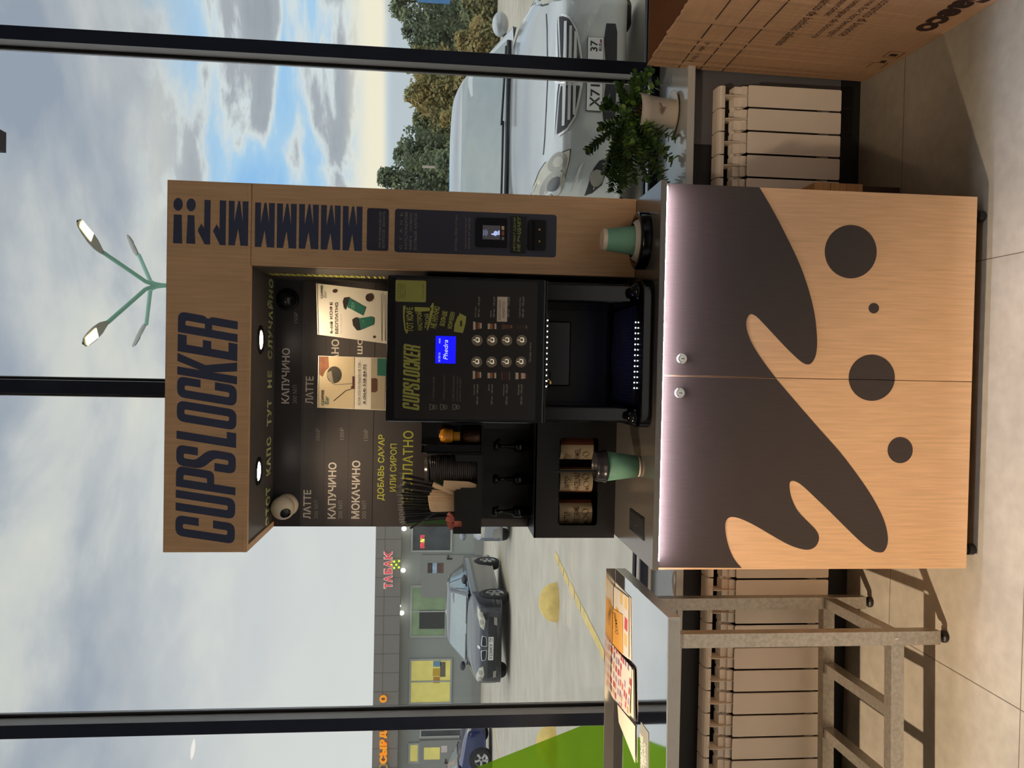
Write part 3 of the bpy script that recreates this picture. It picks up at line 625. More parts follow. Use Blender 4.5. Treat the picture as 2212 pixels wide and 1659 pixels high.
drink(1348, 1162, 82, 40, 40, ((.15, lg), (2, dim if 0 else drk), (.2, lg))); drink(1498, 1162, 105, 34, 26, ((.9, foam), (.8, drk), (1.1, foam), (.4, tan)))
drink(1360, 672, 105, 28, 14, ((2, brn), (.25, lg))); drink(1508, 674, 105, 28, 14, ((2, drk), (.25, lg)))
# dispensing bay
bay = box('bay_wall', (mx0 + .05, mx1 - .058, 2.425, 2.4299, B0 + .05, mz0 + .001), satin_black, vm)
nb = G().box(-.045, .15, 2.33, 2.4249, 1.135, mz0 + .001); nb.done('spout_cover', gloss_black, vm, bevel=.004)
G().box(-.052, .0, 2.315, 2.3299, 1.195, mz0 - .006).done('spout', satin_black, vm, bevel=.006)
p = aY(1182, 826, 2.155); lk = G().lathe((p.x, 2.16, mz0 - .013), [(.0088, 0), (.0088, -.010), (.0072, -.012), (.0, -.012)], 20).done('lock', brass, vm, smooth=True)
led = emat('led_dots', (.78, .86, 1, 1), 14)
def dots(Y, pts, parent, r=.0016, name='light_strip'):
    g = G()
    for x, y in pts: p = aY(x, y, Y); g.box(p.x - .0024, p.x + .0024, Y - .0016, Y, p.z - r, p.z + r)
    return g.done(name, led, parent)
lz_ = aY(1181.5, 760, 2.173).z
strip = box('strip_board', (-.06, .165, 2.1745, 2.1785, lz_ - .004, mz0 - .0005), satin_black, vm)
g = G()
for i in range(13): x = aY(1182, 835, 2.173).x + i * .01545; g.box(x - .0016, x + .0016, 2.1728, 2.1744, lz_ - .0011, lz_ + .0011)
g.done('light_strip', led, strip)
# drip tray base
bpz = .985
pts = rounded([(mx0 - .006, 2.066, .045), (mx1 + .007, 2.066, .05), (mx1 + .007, 2.43, .004), (mx0 - .006, 2.43, .004)], 0, 10)
bs = G().prism([(p.x, p.y, B0) for p in pts], (0, 0, bpz - B0)).done('base', gloss_black, vm, bevel=.006, seg=3)
for sx, xx in ((0, mx0 + .022), (1, mx1 - .026)): G().ball((xx, 2.11, bpz + .004), .024, 20, (1, 1, 1.0), 0, 90).done('base_knuckle', gloss_black, bs, smooth=True)
gt = G().box(-.085, .185, 2.14, 2.40, bpz + .0004, bpz + .004)
grate = gt.done('drip_grate', mat('blue_lit_grate', S(40, 42, 66), .28, metal=.5, var=.2, vs=120), vm)  # blue LED light on the tray put into the grate colour
g = G()
for i in range(30): x = -.08 + i * .009; g.box(x, x + .003, 2.17, 2.37, bpz + .0041, bpz + .0046)
g.done('grate_slots', matte_black, grate)
for xx in (-.02, .11): G().lathe((xx, 2.28, bpz + .0047), [(.032, 0), (.030, .0004), (0, .0004)], 28, caps=False).done('cup_mark', matte_black, grate)
g = G()
for i in range(13): x = aY(1352, 838, 2.128).x + i * .0152; g.box(x - .0015, x + .0015, 2.128, 2.1296, bpz + .0026, bpz + .0050)
g2 = box('strip_board', (-.07, .165, 2.13, 2.1335, bpz + .0004, bpz + .006), satin_black, bs); g.done('light_strip', led, g2)  # lower row: reflection of the upper LEDs, built as glowing dots
spot('bay_glow', (.05, 2.2, mz0 - .03), (.05, 2.29, .99), .5, (.35, .35, 1), 2.4, .8, .05)

# ================================================================== posters leaning on the machine
ZP = zz(640, 560, 4.608)
def poster(corners, label):                              # TL TR BR BL in image pixels
    top, bot = [aY(*ZP(*corners[i]), 2.53) for i in (0, 1)], [aY(*ZP(*corners[i]), 2.495) for i in (2, 3)]
    tl, tr, br, bl = top[0], top[1], bot[0], bot[1]
    k = (br.z - mz1 - .001) / (tr.z - br.z); br = br - (tr - br) * k; k = (bl.z - mz1 - .001) / (tl.z - bl.z); bl = bl - (tl - bl) * k
    n = (tr - tl).cross(bl - tl).normalized()
    if n.y > 0: n = -n
    o = thing('poster', (bl + br) / 2, label, 'poster', 'acrylic posters on the coffee machine')
    G().prism([tl, tr, br, bl], -n * .003).done('sheet', paper_white, o)
    G().prism([tl + Vector((0, 0, .001)), tr + Vector((0, 0, .001)), tr + Vector((0, -.0022, -.0012)), tl + Vector((0, -.0022, -.0012))], (0, .004, 0)).done('clear_edge', mat('acrylic_edge', S(235, 228, 215), .1, spec=.9), o)
    P = tl + n * .0006
    return o, (lambda x, y, d=0: plane_pt(x, y, P + n * d, n))
def pt(g, f, s, a, b, l, r, **k):
    (xa, ya), (xb, yb) = ZP(a, l), ZP(b, r); o = f(xb, ya); g.quad(s, o, f(xb, yb) - o, f(xa, ya) - o, **k)
def pshape(f, pts, m, o, name, d=0):
    q = [f(*ZP(a, b), d) for a, b in pts]; g = G(); c = q[0]
    v, fc = curve_mesh([[((p - c).x, (p - c).z) for p in q]])
    n_ = Vector((0, 0, 0))
    P0, P1, P2 = f(800, 700, d), f(760, 700, d), f(800, 640, d); nn = (P1 - P0).cross(P2 - P0)
    g.add([(c.x + p[0], P0.y - (nn.x * (c.x + p[0] - P0.x) + nn.z * (c.z + p[1] - P0.z)) / nn.y, c.z + p[1]) for p in v], fc); return g.done(name, m, o)
teal = mat('teal_print', S(30, 108, 92), .6); beige = mat('poster_beige', S(206, 188, 152), .7, var=.08)
o1, f1 = poster([(215, 750), (200, 240), (905, 320), (893, 840)], 'white coffee poster with two green cups, offering a sixth coffee free')
t = T(); pt(t, f1, 'COFFEE', 243, 264, 392, 262, bold=.02); pt(t, f1, '6-ой КОФЕ', 332, 362, 740, 426, bold=.02); pt(t, f1, 'БЕСПЛАТНО', 386, 415, 742, 430, bold=.02); t.done(black_ink, o1)
t = T(); pt(t, f1, 'Bar', 268, 300, 385, 318, shear=.1); pt(t, f1, 'при оплате картой', 439, 450, 740, 545); t.done(grey_print, o1, 'small_lettering')
for k, (q, ld) in enumerate((([(500, 385), (512, 480), (665, 560), (692, 480), (540, 392)], [(462, 420), (475, 382), (530, 378), (520, 420), (490, 505), (472, 480)]), ([(612, 590), (748, 568), (775, 585), (772, 650), (640, 705)], [(556, 600), (590, 578), (618, 582), (640, 705), (605, 710), (565, 660)]))):
    pshape(f1, q, teal, o1, 'cup_picture'); pshape(f1, ld, black_ink, o1, 'cup_lid_picture', .0003)
t = T(); pt(t, f1, 'COF', 548, 578, 505, 425, bold=.02); pt(t, f1, 'COF', 655, 680, 672, 606, bold=.02); t.done(mat('mint_print', S(150, 200, 176), .6), o1, 'cup_lettering')
for cx, cy, rx, ry in ((385, 316, 24, 18), (727, 382, 38, 40), (777, 773, 13, 13)): pshape(f1, circ(cx, cy, rx, 24, ry), drk, o1, 'bean_picture')
for a, l, r in ((848, 810, 345), (882, 815, 350)): pshape(f1, [(a, l), (a - 4, r), (a + 2, r), (a + 6, l)], lg, o1, 'small_print_line')
o2, f2 = poster([(213, 1477), (222, 960), (902, 983), (885, 1505)], 'beige coffee poster with a pouring pot and a phone number')
pshape(f2, [(222, 966), (578, 975), (576, 1484), (218, 1474)], beige, o2, 'picture_field')
pshape(f2, [(745, 982), (892, 985), (878, 1498), (742, 1492)], mat('poster_grey', S(176, 164, 140), .7, var=.1), o2, 'picture_field')
pshape(f2, [(224, 966), (320, 968), (325, 1080), (290, 1110), (262, 1170), (232, 1150)], mat('hand_print', S(132, 84, 54), .7, var=.3, vs=40), o2, 'hand_picture', .0002)
pshape(f2, circ(378, 1150, 74, 32, 84), mat('pot_print', S(62, 58, 50), .5, var=.5, vs=18), o2, 'pot_picture', .0004); pshape(f2, [(300, 1130), (350, 1110), (372, 1235), (358, 1245), (315, 1180)], mat('pot_print_light', S(150, 140, 120), .5), o2, 'pot_picture', .0006)
pshape(f2, [(366, 1242), (378, 1236), (382, 1246), (560, 1232), (560, 1240), (385, 1254)], mat('pot_print_light', S(150, 140, 120), .5), o2, 'water_picture', .0004)
pshape(f2, [(368, 1408), (490, 1306), (545, 1288), (548, 1294), (494, 1312), (374, 1414)], black_ink, o2, 'stirrer_picture', .0004)
pshape(f2, [(558, 1165), (578, 1165), (578, 1290), (545, 1290), (545, 1262), (558, 1262)], mat('maroon_print', S(90, 44, 40), .6), o2, 'glass_picture', .0004)
pshape(f2, [(747, 1185), (790, 1183), (806, 1196), (806, 1310), (790, 1324), (747, 1324)], brn, o2, 'glass_picture', .0004)
pshape(f2, [(808, 985), (896, 988), (894, 1162), (806, 1158)], teal, o2, 'teal_label', .0004)
t = T(); pt(t, f2, 'COFFEE', 250, 274, 1456, 1300, bold=.02); pt(t, f2, 'ЕСЛИ ЧТО-ТО ПОШЛО НЕ ТАК...', 614, 636, 1450, 1010, bold=.01); pt(t, f2, '8 (964) 538-84-95', 664, 694, 1440, 1045, bold=.02)
t.g.v = [v + Vector((0, -.0012, 0)) for v in t.g.v]; t.done(black_ink, o2)
t = T(); pt(t, f2, 'Bar', 280, 320, 1445, 1365, shear=.1); t.g.v = [v + Vector((0, -.0012, 0)) for v in t.g.v]; t.done(teal, o2, 'script_lettering')

# ================================================================== camera ball and dark dome on the menu wall
p = aY(610, 1098, 2.60)
sc_ = thing('security_camera', (p.x, MY, p.z), 'white ball-shaped security camera on the menu wall above ЛАТТЕ', 'camera')
shell = mat('camera_shell', S(214, 200, 178), .4)
q = aY(621, 1090, MY); G().lathe((q.x, MY - .0003, q.z), [(.036, 0), (.0375, -.006), (.034, -.022), (.022, -.034)], 28, axis=1).done('mount', shell, sc_, smooth=True)
ctr = Vector((p.x, 2.607, p.z)); G().ball(ctr, .0385, 32).done('ball', shell, sc_, smooth=True)
aim = Vector((-.35, -.85, -.42)).normalized()
def disc_on(c, n, r0, rr, m, parent, name, dome=0):
    u = n.orthogonal().normalized(); w = n.cross(u); g = G(); rows = []
    for k in range(4):
        r = rr * (1 - k / 3); rows.append([c + n * (r0 + dome * (1 - (r / rr) ** 2)) + (u * math.cos(a) + w * math.sin(a)) * max(r, 1e-4) for a in [2 * math.pi * i / 28 for i in range(29)]])
    return g.grid(rows).done(name, m, parent, smooth=True)
disc_on(ctr, aim, .0345, .0175, gloss_black, sc_, 'lens_face', .0045); disc_on(ctr, aim, .0395, .007, mat('lens_glass', S(30, 30, 48), .05), sc_, 'lens', .002)
p = aY(621, 647, MY)
dm = thing('dome_sensor', (p.x, MY, p.z), 'dark tinted dome on the menu wall above the green cup poster', 'dome')
G().lathe((p.x, MY - .0003, p.z), [(.0375, 0), (.0375, -.004), (.034, -.008)], 32, axis=1).done('base_ring', satin_black, dm, smooth=True)
g = G(); k = 10; g.lathe((p.x, MY - .008, p.z), [(max(1e-4, (.032) * math.cos(i * math.pi / 20)), -.032 * math.sin(i * math.pi / 20)) for i in range(k + 1)], 28, axis=1, caps=False); g.done('dome', mat('smoked_dome', S(26, 26, 34), .08, spec=.7), dm, smooth=True)

# ================================================================== syrup stand
SBY, BKY = 2.48, BY - .0195
ZS = zz(820, 880, 3.626)
sx0, sx1 = -.5365, -.1515
stz = 1.2165
ss = thing('syrup_stand', (-.35, 2.55, WZ), 'low black syrup box with a window showing three bottle labels, left of the machine', 'syrup stand')
ow = [aY(*ZS(a, b), SBY) for a, b in ((1397, 925), (1397, 238), (1704, 238), (1704, 925))]
wx0, wx1, wz0, wz1 = ow[0].x, ow[1].x, ow[3].z, ow[0].z
wl = rounded([(wx0, wz0), (wx1, wz0), (wx1, wz1), (wx0, wz1)], .012)
slab([[Vector((sx0, B0)), Vector((sx1, B0)), Vector((sx1, stz)), Vector((sx0, stz))], wl], lambda a, b: Vector((a, SBY, b)), lambda a, b: Vector((a, SBY + .005, b))).done('front_plate', satin_black, ss)
G().box(sx0, sx0 + .005, SBY + .005, BKY, B0, stz - .005).box(sx1 - .005, sx1, SBY + .005, BKY, B0, stz - .005).box(sx0 + .005, sx1 - .005, SBY + .005, BKY, B0, B0 + .004).box(sx0 + .005, sx1 - .005, BKY - .004, BKY, B0 + .004, stz - .005).done('case', satin_black, ss)
bxs = [aY(1245, yy, 2.51).x for yy in (1110, 1039.5, 968)]; BYC = 2.552
slab([[Vector((sx0, SBY)), Vector((sx1, SBY)), Vector((sx1, BKY)), Vector((sx0, BKY))]] + [[Vector((x + .018 * math.cos(a), BYC + .018 * math.sin(a))) for a in [2 * math.pi * i / 24 for i in range(24)]] for x in bxs], lambda a, b: Vector((a, b, stz - .0048)), lambda a, b: Vector((a, b, stz))).done('top_plate', satin_black, ss)
lz0, lz1 = aY(1281, 1040, 2.51).z, aY(1210.5, 1040, 2.51).z
def on_cyl(g, s, c, r, a0, a1, z0, z1, **k):             # angle 0 faces the room, positive to the right
    v, f = text_mesh(s, **k)
    pts = []
    for p in v: a = a0 + (a1 - a0) * p[0]; pts.append((c[0] + r * math.sin(a), c[1] - r * math.cos(a), z0 + (z1 - z0) * p[1]))
    g.add(pts, f)
def label_patch(c, r, a0, a1, z0, z1, m, parent, name):
    rows = [[Vector((c[0] + r * math.sin(a), c[1] - r * math.cos(a), z)) for a in [a0 + (a1 - a0) * i / 20 for i in range(21)]] for z in (z0, z1)]
    return G().grid(rows).done(name, m, parent, smooth=True)
def syrup(x, label, words, turn, pumpturn):
    c = (x, BYC); b = thing('syrup_bottle', (x, BYC, B0 + .004), label, 'bottle', 'pump bottles of syrup in the black box')
    z0 = B0 + .0045
    G().lathe((x, BYC, z0), [(.036, 0), (.040, .004), (.0405, .19), (.034, .212), (.016, .232), (.0155, .2575)], 28).done('bottle_body', mat('dark_syrup_glass', S(22, 14, 10), .08), b, smooth=True)
    lb = label_patch(c, .0411, -1.75 + turn, 1.05 + turn, lz0, lz1, mat('label_paper', S(196, 176, 142), .7), b, 'label')
    label_patch(c, .0413, -1.8 + turn, -1.1 + turn, lz0, lz1, mat('label_brown', S(122, 66, 40), .7), lb, 'label_band'); label_patch(c, .0413, 1.0 + turn, 2.2 + turn, lz0, lz1, mat('label_brown', S(122, 66, 40), .7), lb, 'label_band')
    g = G(); hz = lz1 - lz0
    on_cyl(g, words[0], c, .0414, -.72 + turn, .25 + turn, lz1 - hz * .32, lz1 - hz * .13, bold=.01); on_cyl(g, words[1], c, .0414, -.98 + turn, .72 + turn, lz1 - hz * .6, lz1 - hz * .43, bold=.01)
    for zz0 in (.365, .635): rows = [[Vector((x + .0414 * math.sin(a), BYC - .0414 * math.cos(a), z)) for a in [-.55 + turn + .9 * i / 10 for i in range(11)]] for z in (lz1 - hz * zz0, lz1 - hz * (zz0 - .008))]; g.grid(rows)
    g.done('lettering', ink, lb)
    g = G()
    for a0, zc, ra, rz in ((-.35, .80, .3, .010), (.25, .78, .26, .012), (-.8, .84, .16, .006)):
        pts = [(a0 + turn + ra * math.cos(q), lz1 - hz * zc + rz * math.sin(q)) for q in [2 * math.pi * i / 16 for i in range(16)]]
        g.add([(x + .0415 * math.sin(a), BYC - .0415 * math.cos(a), z) for a, z in pts], [tuple(range(16))])
    g.done('nut_picture', mat('nut_print', S(120, 104, 84), .7, var=.4, vs=60), lb)
    pz = z0 + .2576
    pm = G().lathe((x, BYC, pz), [(.0165, .003), (.0175, .004), (.0175, .03), (.0195, .031), (.0195, .056), (.016, .060), (.009, .066), (.0075, .082), (.0055, .084), (.0055, .112), (.0125, .114), (.0155, .118), (.0155, .126), (.012, .130), (.0, .1305)], 24, caps=False).done('pump', gloss_black, b, smooth=True)
    d = Vector((math.sin(pumpturn), -math.cos(pumpturn), 0)); G().tube([Vector((x, BYC, pz + .122)), Vector((x, BYC, pz + .122)) + d * .03, Vector((x, BYC, pz + .114)) + d * .045], .0045).done('pump_spout', gloss_black, pm)
syrup(bxs[0], 'caramel syrup bottle with black pump at the outer end of the black box', ('WTS?!', 'SALTED CARAMEL'), -.1, .5)
syrup(bxs[1], 'hazelnut syrup bottle with black pump in the middle of the black box', ('WTS?!', 'HAZELNUT'), .12, .3)
syrup(bxs[2], 'syrup bottle with its label turned aside, next to the coffee machine', ('WTS?!', 'CARAMEL'), -.75, .6)
# upper organiser
ZT = zz(840, 900, 5.925); TY = 2.50
tr_ = thing('organiser', (-.35, 2.58, aY(1041, 1040, TY).z), 'black organiser box holding straws, stirrers and lids above the syrup pumps', 'organiser')
OUT = [(1190, 1500), (820, 1500), (820, 1425), (935, 1425), (935, 1338), (838, 1335), (833, 985), (840, 955), (865, 935), (1118, 912), (1135, 885), (1135, 600), (1118, 575), (875, 572), (852, 552), (850, 492), (1190, 492)]
ol = [(p.x, p.z) for p in [aY(*ZT(a, b), TY) for a, b in OUT]]
oz = (ol[0][1] + ol[-1][1]) / 2
ol[0] = (ol[0][0], oz); ol[-1] = (ol[-1][0], oz)
slab([[Vector(p) for p in ol]], lambda a, b: Vector((a, TY, b)), lambda a, b: Vector((a, TY + .004, b))).done('front_plate', satin_black, tr_)
ox0, ox1 = ol[1][0], ol[-1][0]
xd = aY(*ZT(1000, 925), TY).x; xs_ = aY(*ZT(950, 1335), TY).x
hmid = aY(*ZT(840, 1000), TY).z
G().box(ox0, ox1, TY + .004, BKY, oz, oz + .004).done('bottom_plate', satin_black, tr_)
G().box(ox0, ox0 + .004, TY + .004, BKY, oz + .004, hmid).box(xd - .002, xd + .002, TY + .004, BKY, oz + .004, hmid - .02).box(xs_ - .002, xs_ + .002, TY + .004, BKY, oz + .004, hmid - .07).box(ox1 - .004, ox1, TY + .004, BKY, oz + .004, hmid).done('divider', satin_black, tr_)
G().box(ox0 + .02, ox1 + .07, BKY - .004, BKY, stz + .001, oz - .0005).done('back_plate', satin_black, tr_)
G().box(ox0 + .02, ox1 - .004, BKY - .004, BKY, oz + .004, hmid).done('back_plate', satin_black, tr_)
# mill holder
nx0, nx1 = aY(*ZT(1000, 486), TY).x, aY(*ZT(1000, 88), TY).x
nz0, nz1 = oz + .0005, aY(*ZT(408, 290), TY).z
mh = thing('mill_holder', ((nx0 + nx1) / 2, 2.57, nz0), 'glossy black open holder with the orange mill inside, against the machine', 'holder')
nx0 = max(nx0, ox1 + .002)
G().box(nx0, nx1, TY, BKY, nz0, nz0 + .004).done('bottom_plate', gloss_black, mh)
sp2 = [(nx0, TY + .02, nz1 - .0), (nx0, TY, nz1 - .02), (nx0, TY, nz0 + .004), (nx0, BKY, nz0 + .004), (nx0, BKY, nz1)]
xl = aY(*ZT(900, 375), TY).x
G().prism([(xl, *p[1:]) for p in sp2], (.003, 0, 0)).prism([(nx1 - .003, *p[1:]) for p in sp2], (.003, 0, 0)).prism(sp2, (.003, 0, 0)).done('side_plate', gloss_black, mh)
G().box(nx0, nx1, BKY - .003, BKY, nz0 + .004, nz1).done('back_plate', gloss_black, mh); G().box(nx0, xl, TY + .03, TY + .033, nz0 + .004, nz1 - .01).done('mirror_plate', gloss_black, mh)
# orange mill
mc = aY(*ZT(900, 246), 2.535); mzb = nz0 + .0045
ml = thing('spice_mill', (mc.x, 2.535, mzb), 'spice mill with orange cap and brown grains in its glass jar', 'spice mill')
hM = aY(*ZT(640, 246), 2.535).z - mzb
jar = [(.022, 0), (.0235, .004), (.0245, hM * .2), (.0240, hM * .32), (.0185, hM * .43), (.0165, hM * .50), (.0165, hM * .66)]
G().lathe((mc.x, 2.535, mzb), jar, 28).done('glass_jar', glass_mat('jar_glass', (.92, .9, .86, 1), 1.35, .02), ml, smooth=True)
G().lathe((mc.x, 2.535, mzb + .003), [(.0215, 0), (.0233, .006), (.0238, hM * .2), (.0232, hM * .31), (.018, hM * .40), (0, hM * .41)], 24).done('grains', mat('brown_grains', S(120, 84, 62), .7, var=.6, vs=260, bump=.8, bs=300), ml, smooth=True)
label_patch((mc.x, 2.535), .0168, -1.3, 1.0, mzb + hM * .50, mzb + hM * .65, mat('mill_label', S(214, 150, 40), .6, var=.15, vs=90), ml, 'label')
oc = mat('orange_cap', S(240, 158, 40), .3, spec=.6)
G().lathe((mc.x, 2.535, mzb), [(.0165, hM * .66), (.0215, hM * .68), (.0225, hM * .74), (.0225, hM * .80), (.0245, hM * .815), (.0245, hM * .86), (.0235, hM * .90), (.018, hM * .955), (.006, hM * .985), (.005, hM), (0, hM)], 28).done('cap', oc, ml, smooth=True)
# lids
lc = aY(1000, 1010.5, 2.552); lz0 = oz + .0045
LP = [(.0415, 0), (.0435, .001), (.0435, .0045), (.041, .0055), (.0395, .013), (.034, .0145), (.031, .0125), (0, .0125)]
lid_m = mat('black_lid_plastic', S(58, 54, 56), .22, spec=.6)
def lid_mesh(name='lid_disc'): return G().lathe((0, 0, 0), LP, 28, caps=False)
ztop = aY(917, 1010, 2.552).z; nl = 27; step = (ztop - lz0 - .018) / (nl - 1)
lid0 = lid_mesh().done('lid_disc', lid_m, None, smooth=True, local=True); tag(lid0, 'black plastic cup lid stacked in the organiser beside the mill', 'lid', 'stacked black cup lids'); lid0.location = (lc.x, 2.552, lz0)
for i in range(1, nl):
    c = lid0.copy(); COL.objects.link(c); c.location = (lc.x + random.uniform(-.0008, .0008) - (.002 if i > 22 else 0), 2.552, lz0 + i * step); c.rotation_euler = (0, (.0 if i < 23 else -.008 * (i - 22)), 0)
    if i == nl - 1: c['label'] = 'topmost tilted black lid on the lid stack beside the mill'; c.location.z += .004; c.location.x -= .004
# straws
straw_m = mat('black_straw', S(28, 27, 28), .35); wrap_m = glass_mat('clear_wrapper', (.93, .92, .9, 1), 1.7, .3)
tops = [(868, 1026), (866, 1036), (870, 1047), (864, 1050), (868, 1060), (862, 1066), (866, 1073), (864, 1080), (868, 1086), (865, 1093), (868, 1099), (866, 1104), (870, 1109), (867, 1114), (870, 1120), (868, 1125), (872, 1129)]
for i, (tx_, ty) in enumerate(tops):
    yb = 1062 + (ty - 1026) * .48; Yt = Yb = 2.548 + .0185 * (i * 3 % 5)
    a, b = aY(1020, yb, Yb), aY(tx_, ty, Yt); a.z = oz + .005; d = (b - a)
    s = G().tube([(0, 0, 0), d * .97], .0033, 8).done('wrapped_straw', straw_m, None, local=True); s.location = a
    tag(s, 'black drinking straw in a clear wrapper, fanned out of the organiser', 'straw', 'wrapped straws in the organiser')
    w = d.orthogonal().normalized() * .0012
    G().tube([d * .02, d * .97, d * 1.0 + w, d * 1.03 - w], [.0042, .0042, .0052, .006], 7, False).done('wrapper', wrap_m, s, local=True)
a, b = aY(*ZT(600, 1222), 2.545), aY(*ZT(272, 1432), 2.53); d = b - a; a = a - d * .3; a.z = max(a.z, oz + .006)
s = G().tube([(0, 0, 0), b - a], .0036, 8).done('drinking_straw', straw_m, None, local=True); s.location = a; tag(s, 'lone black straw leaning far out over the organiser edge', 'straw')
# kraft stirrer packets
for i, (yl, yr, xt, Y, ln) in enumerate(((1106, 1083, 927, 2.528, 0), (1101, 1077, 925, 2.535, 0), (1095, 1070, 924, 2.543, 1), (1086, 1064, 928, 2.550, 2), (1078, 1058, 932, 2.557, 4), (1072, 1054, 936, 2.564, 8))):
    tl, tr2 = aY(xt + 3, yl, Y), aY(xt, yr, Y); bl, br = aY(1015, yl - ln * .2 - 2, Y), aY(1015, yr + ln, Y); bl.z = br.z = oz + .005
    k = (tr2 - tl); mid = [tl + k * .06, tl + k * .94]
    v = [bl, br, tr2 - Vector((0, 0, .006)), mid[1], mid[0], tl - Vector((0, 0, .008))]
    o = G().prism(v, (0, .0042, 0)).done('stirrer_packet', kraft, None, bevel=.001); tag(o, 'kraft paper packet of stirrers standing in the organiser', 'paper packet', 'kraft packets in the organiser')
q = [aY(*ZT(a, b), 2.517) for a, b in ((835, 1010), (835, 968), (578, 838), (552, 896))]
o = G().prism(q, (0, .004, 0)).done('stirrer_packet', kraft, None, bevel=.001); tag(o, 'kraft packet leaning across in front of the upright packets', 'paper packet', 'kraft packets in the organiser')
q = [aY(*ZT(a, b), 2.512) for a, b in ((1118, 908), (1128, 868), (1020, 832), (705, 816), (692, 905), (835, 950))]
o = G().prism(q, (0, .003, 0)).done('paper_bag', kraft, None, bevel=.0008); tag(o, 'slim folded kraft paper bag beside the lid stack', 'paper bag')
green_m = mat('green_packet', S(52, 96, 44), .5, var=.15, vs=30)
q = [aY(*ZT(a, b), 2.60) for a, b in ((830, 905), (830, 812), (600, 808), (560, 850), (580, 905))]
o = G().prism(q, (0, .002, 0)).done('tea_packet', green_m, None); tag(o, 'green packet peeking out behind the kraft packets', 'packet')
q = [aY(*ZT(a, b), 2.628) for a, b in ((560, 1232), (820, 1232), (820, 1372), (185, 1378), (240, 1320), (420, 1270))]
o = G().prism(q, (0, .002, 0)).done('tea_packet', green_m, None); tag(o, 'green card standing behind the fanned straws', 'packet')
pink = mat('pink_sachet', S(226, 128, 112), .6, var=.08, vs=40)
for i, pts in enumerate(([(935, 1330), (935, 1415), (840, 1400), (835, 1345)], [(930, 1340), (870, 1330), (740, 1255), (775, 1225), (850, 1300)], [(860, 1340), (790, 1362), (722, 1330), (745, 1275), (850, 1305)], [(900, 1395), (880, 1415), (745, 1385), (740, 1350), (840, 1370)], [(830, 1440), (800, 1455), (742, 1385), (780, 1370), (850, 1395)], [(820, 1300), (780, 1310), (735, 1300), (770, 1255), (830, 1240)])):
    q = [aY(*ZT(a, b), 2.512 + .007 * i) for a, b in pts]; o = G().prism(q, (.0006, .0016, 0)).done('sugar_sachet', pink, None); tag(o, 'pink sugar sachet crumpled in the organiser corner', 'sachet', 'pink sachets in the organiser')

# ================================================================== cups on the worktop
cb = aZ(1387, 1010.5, WZ); cz = WZ + .0006; ccx, ccy = cb.x, cb.y + .03
def zc(x): return aY(x, 1010, ccy).z
z1, z2, z3 = zc(1376) - WZ, zc(1307) - WZ, zc(1284) - WZ
cp = thing('paper_cup', (ccx, ccy, cz), 'mint green paper cup with black lid and straw, standing on the worktop', 'cup')
def frus(z): return .0292 + (.0425 - .0292) * z / z2
G().lathe((ccx, ccy, cz), [(frus(0), 0), (frus(z1), z1)], 32).done('base_band', cup_white, cp, smooth=False).data.polygons.foreach_set('use_smooth', [True] * 32 + [False] * 2)
G().lathe((ccx, ccy, cz), [(frus(z1) + .0004, z1), (frus(z2) + .0004, z2)], 32).done('cup_wall', cup_green, cp).data.polygons.foreach_set('use_smooth', [True] * 32 + [False] * 2)
hl = z3 - z2
ld = G().lathe((ccx, ccy, cz + z2 - .002), [(.0435, 0), (.0472, .001), (.0472, .006), (.0448, .008), (.0440, hl * .75), (.0415, hl + .001), (.038, hl + .002), (.0365, hl * .72), (0, hl * .7)], 36).done('lid', lid_m, cp, smooth=True)
pa = aY(1293, 1018, ccy - .02); pb = aY(1198, 1018, ccy - .015); pa.z = cz + z2 + hl * .6
G().tube([pa, pb], .0033, 8).done('straw', straw_m, cp)
# cup dispenser ring on the right
dc = aZ(1389, 515, WZ); rr = .081
dcx, dcy = aY(1395, 517.5, 2.155).x, 2.178
cd = thing('cup_dispenser', (dcx, dcy, WZ), 'round black cup dispenser ring with clear collar set on the worktop', 'cup dispenser')
G().lathe((dcx, dcy, WZ + .0006), [(rr, 0), (rr, .024), (rr - .004, .028), (.066, .0295), (.062, .027), (.062, .0)], 48, caps=False).done('ring', gloss_black, cd, smooth=True)
G().lathe((dcx, dcy, WZ + .0006), [(.0618, .003), (.0618, .02), (.056, .03), (.0485, .037), (.0478, .0385)], 40, caps=False).done('collar', mat('frosted_collar', S(196, 190, 178), .35), cd, smooth=True)
uc = thing('paper_cup', (dcx, dcy, WZ + .003), 'mint green paper cup upside down in the black dispenser ring', 'cup')
zt1 = aY(1300, 515, dcy).z - WZ; b1 = zt1 - .0115
def fr2(z): return .0455 - (.0455 - .0292) * z / zt1
G().lathe((dcx, dcy, WZ), [(fr2(.012), .012), (fr2(b1), b1)], 32, caps=False).done('cup_wall', cup_green, uc, smooth=True)
G().lathe((dcx, dcy, WZ), [(fr2(b1) + .0001, b1), (fr2(zt1), zt1), (fr2(zt1) - .0012, zt1), (fr2(zt1) - .001, zt1 - .008), (0, zt1 - .008)], 32, caps=False).done('base_band', cup_white, uc, smooth=False)
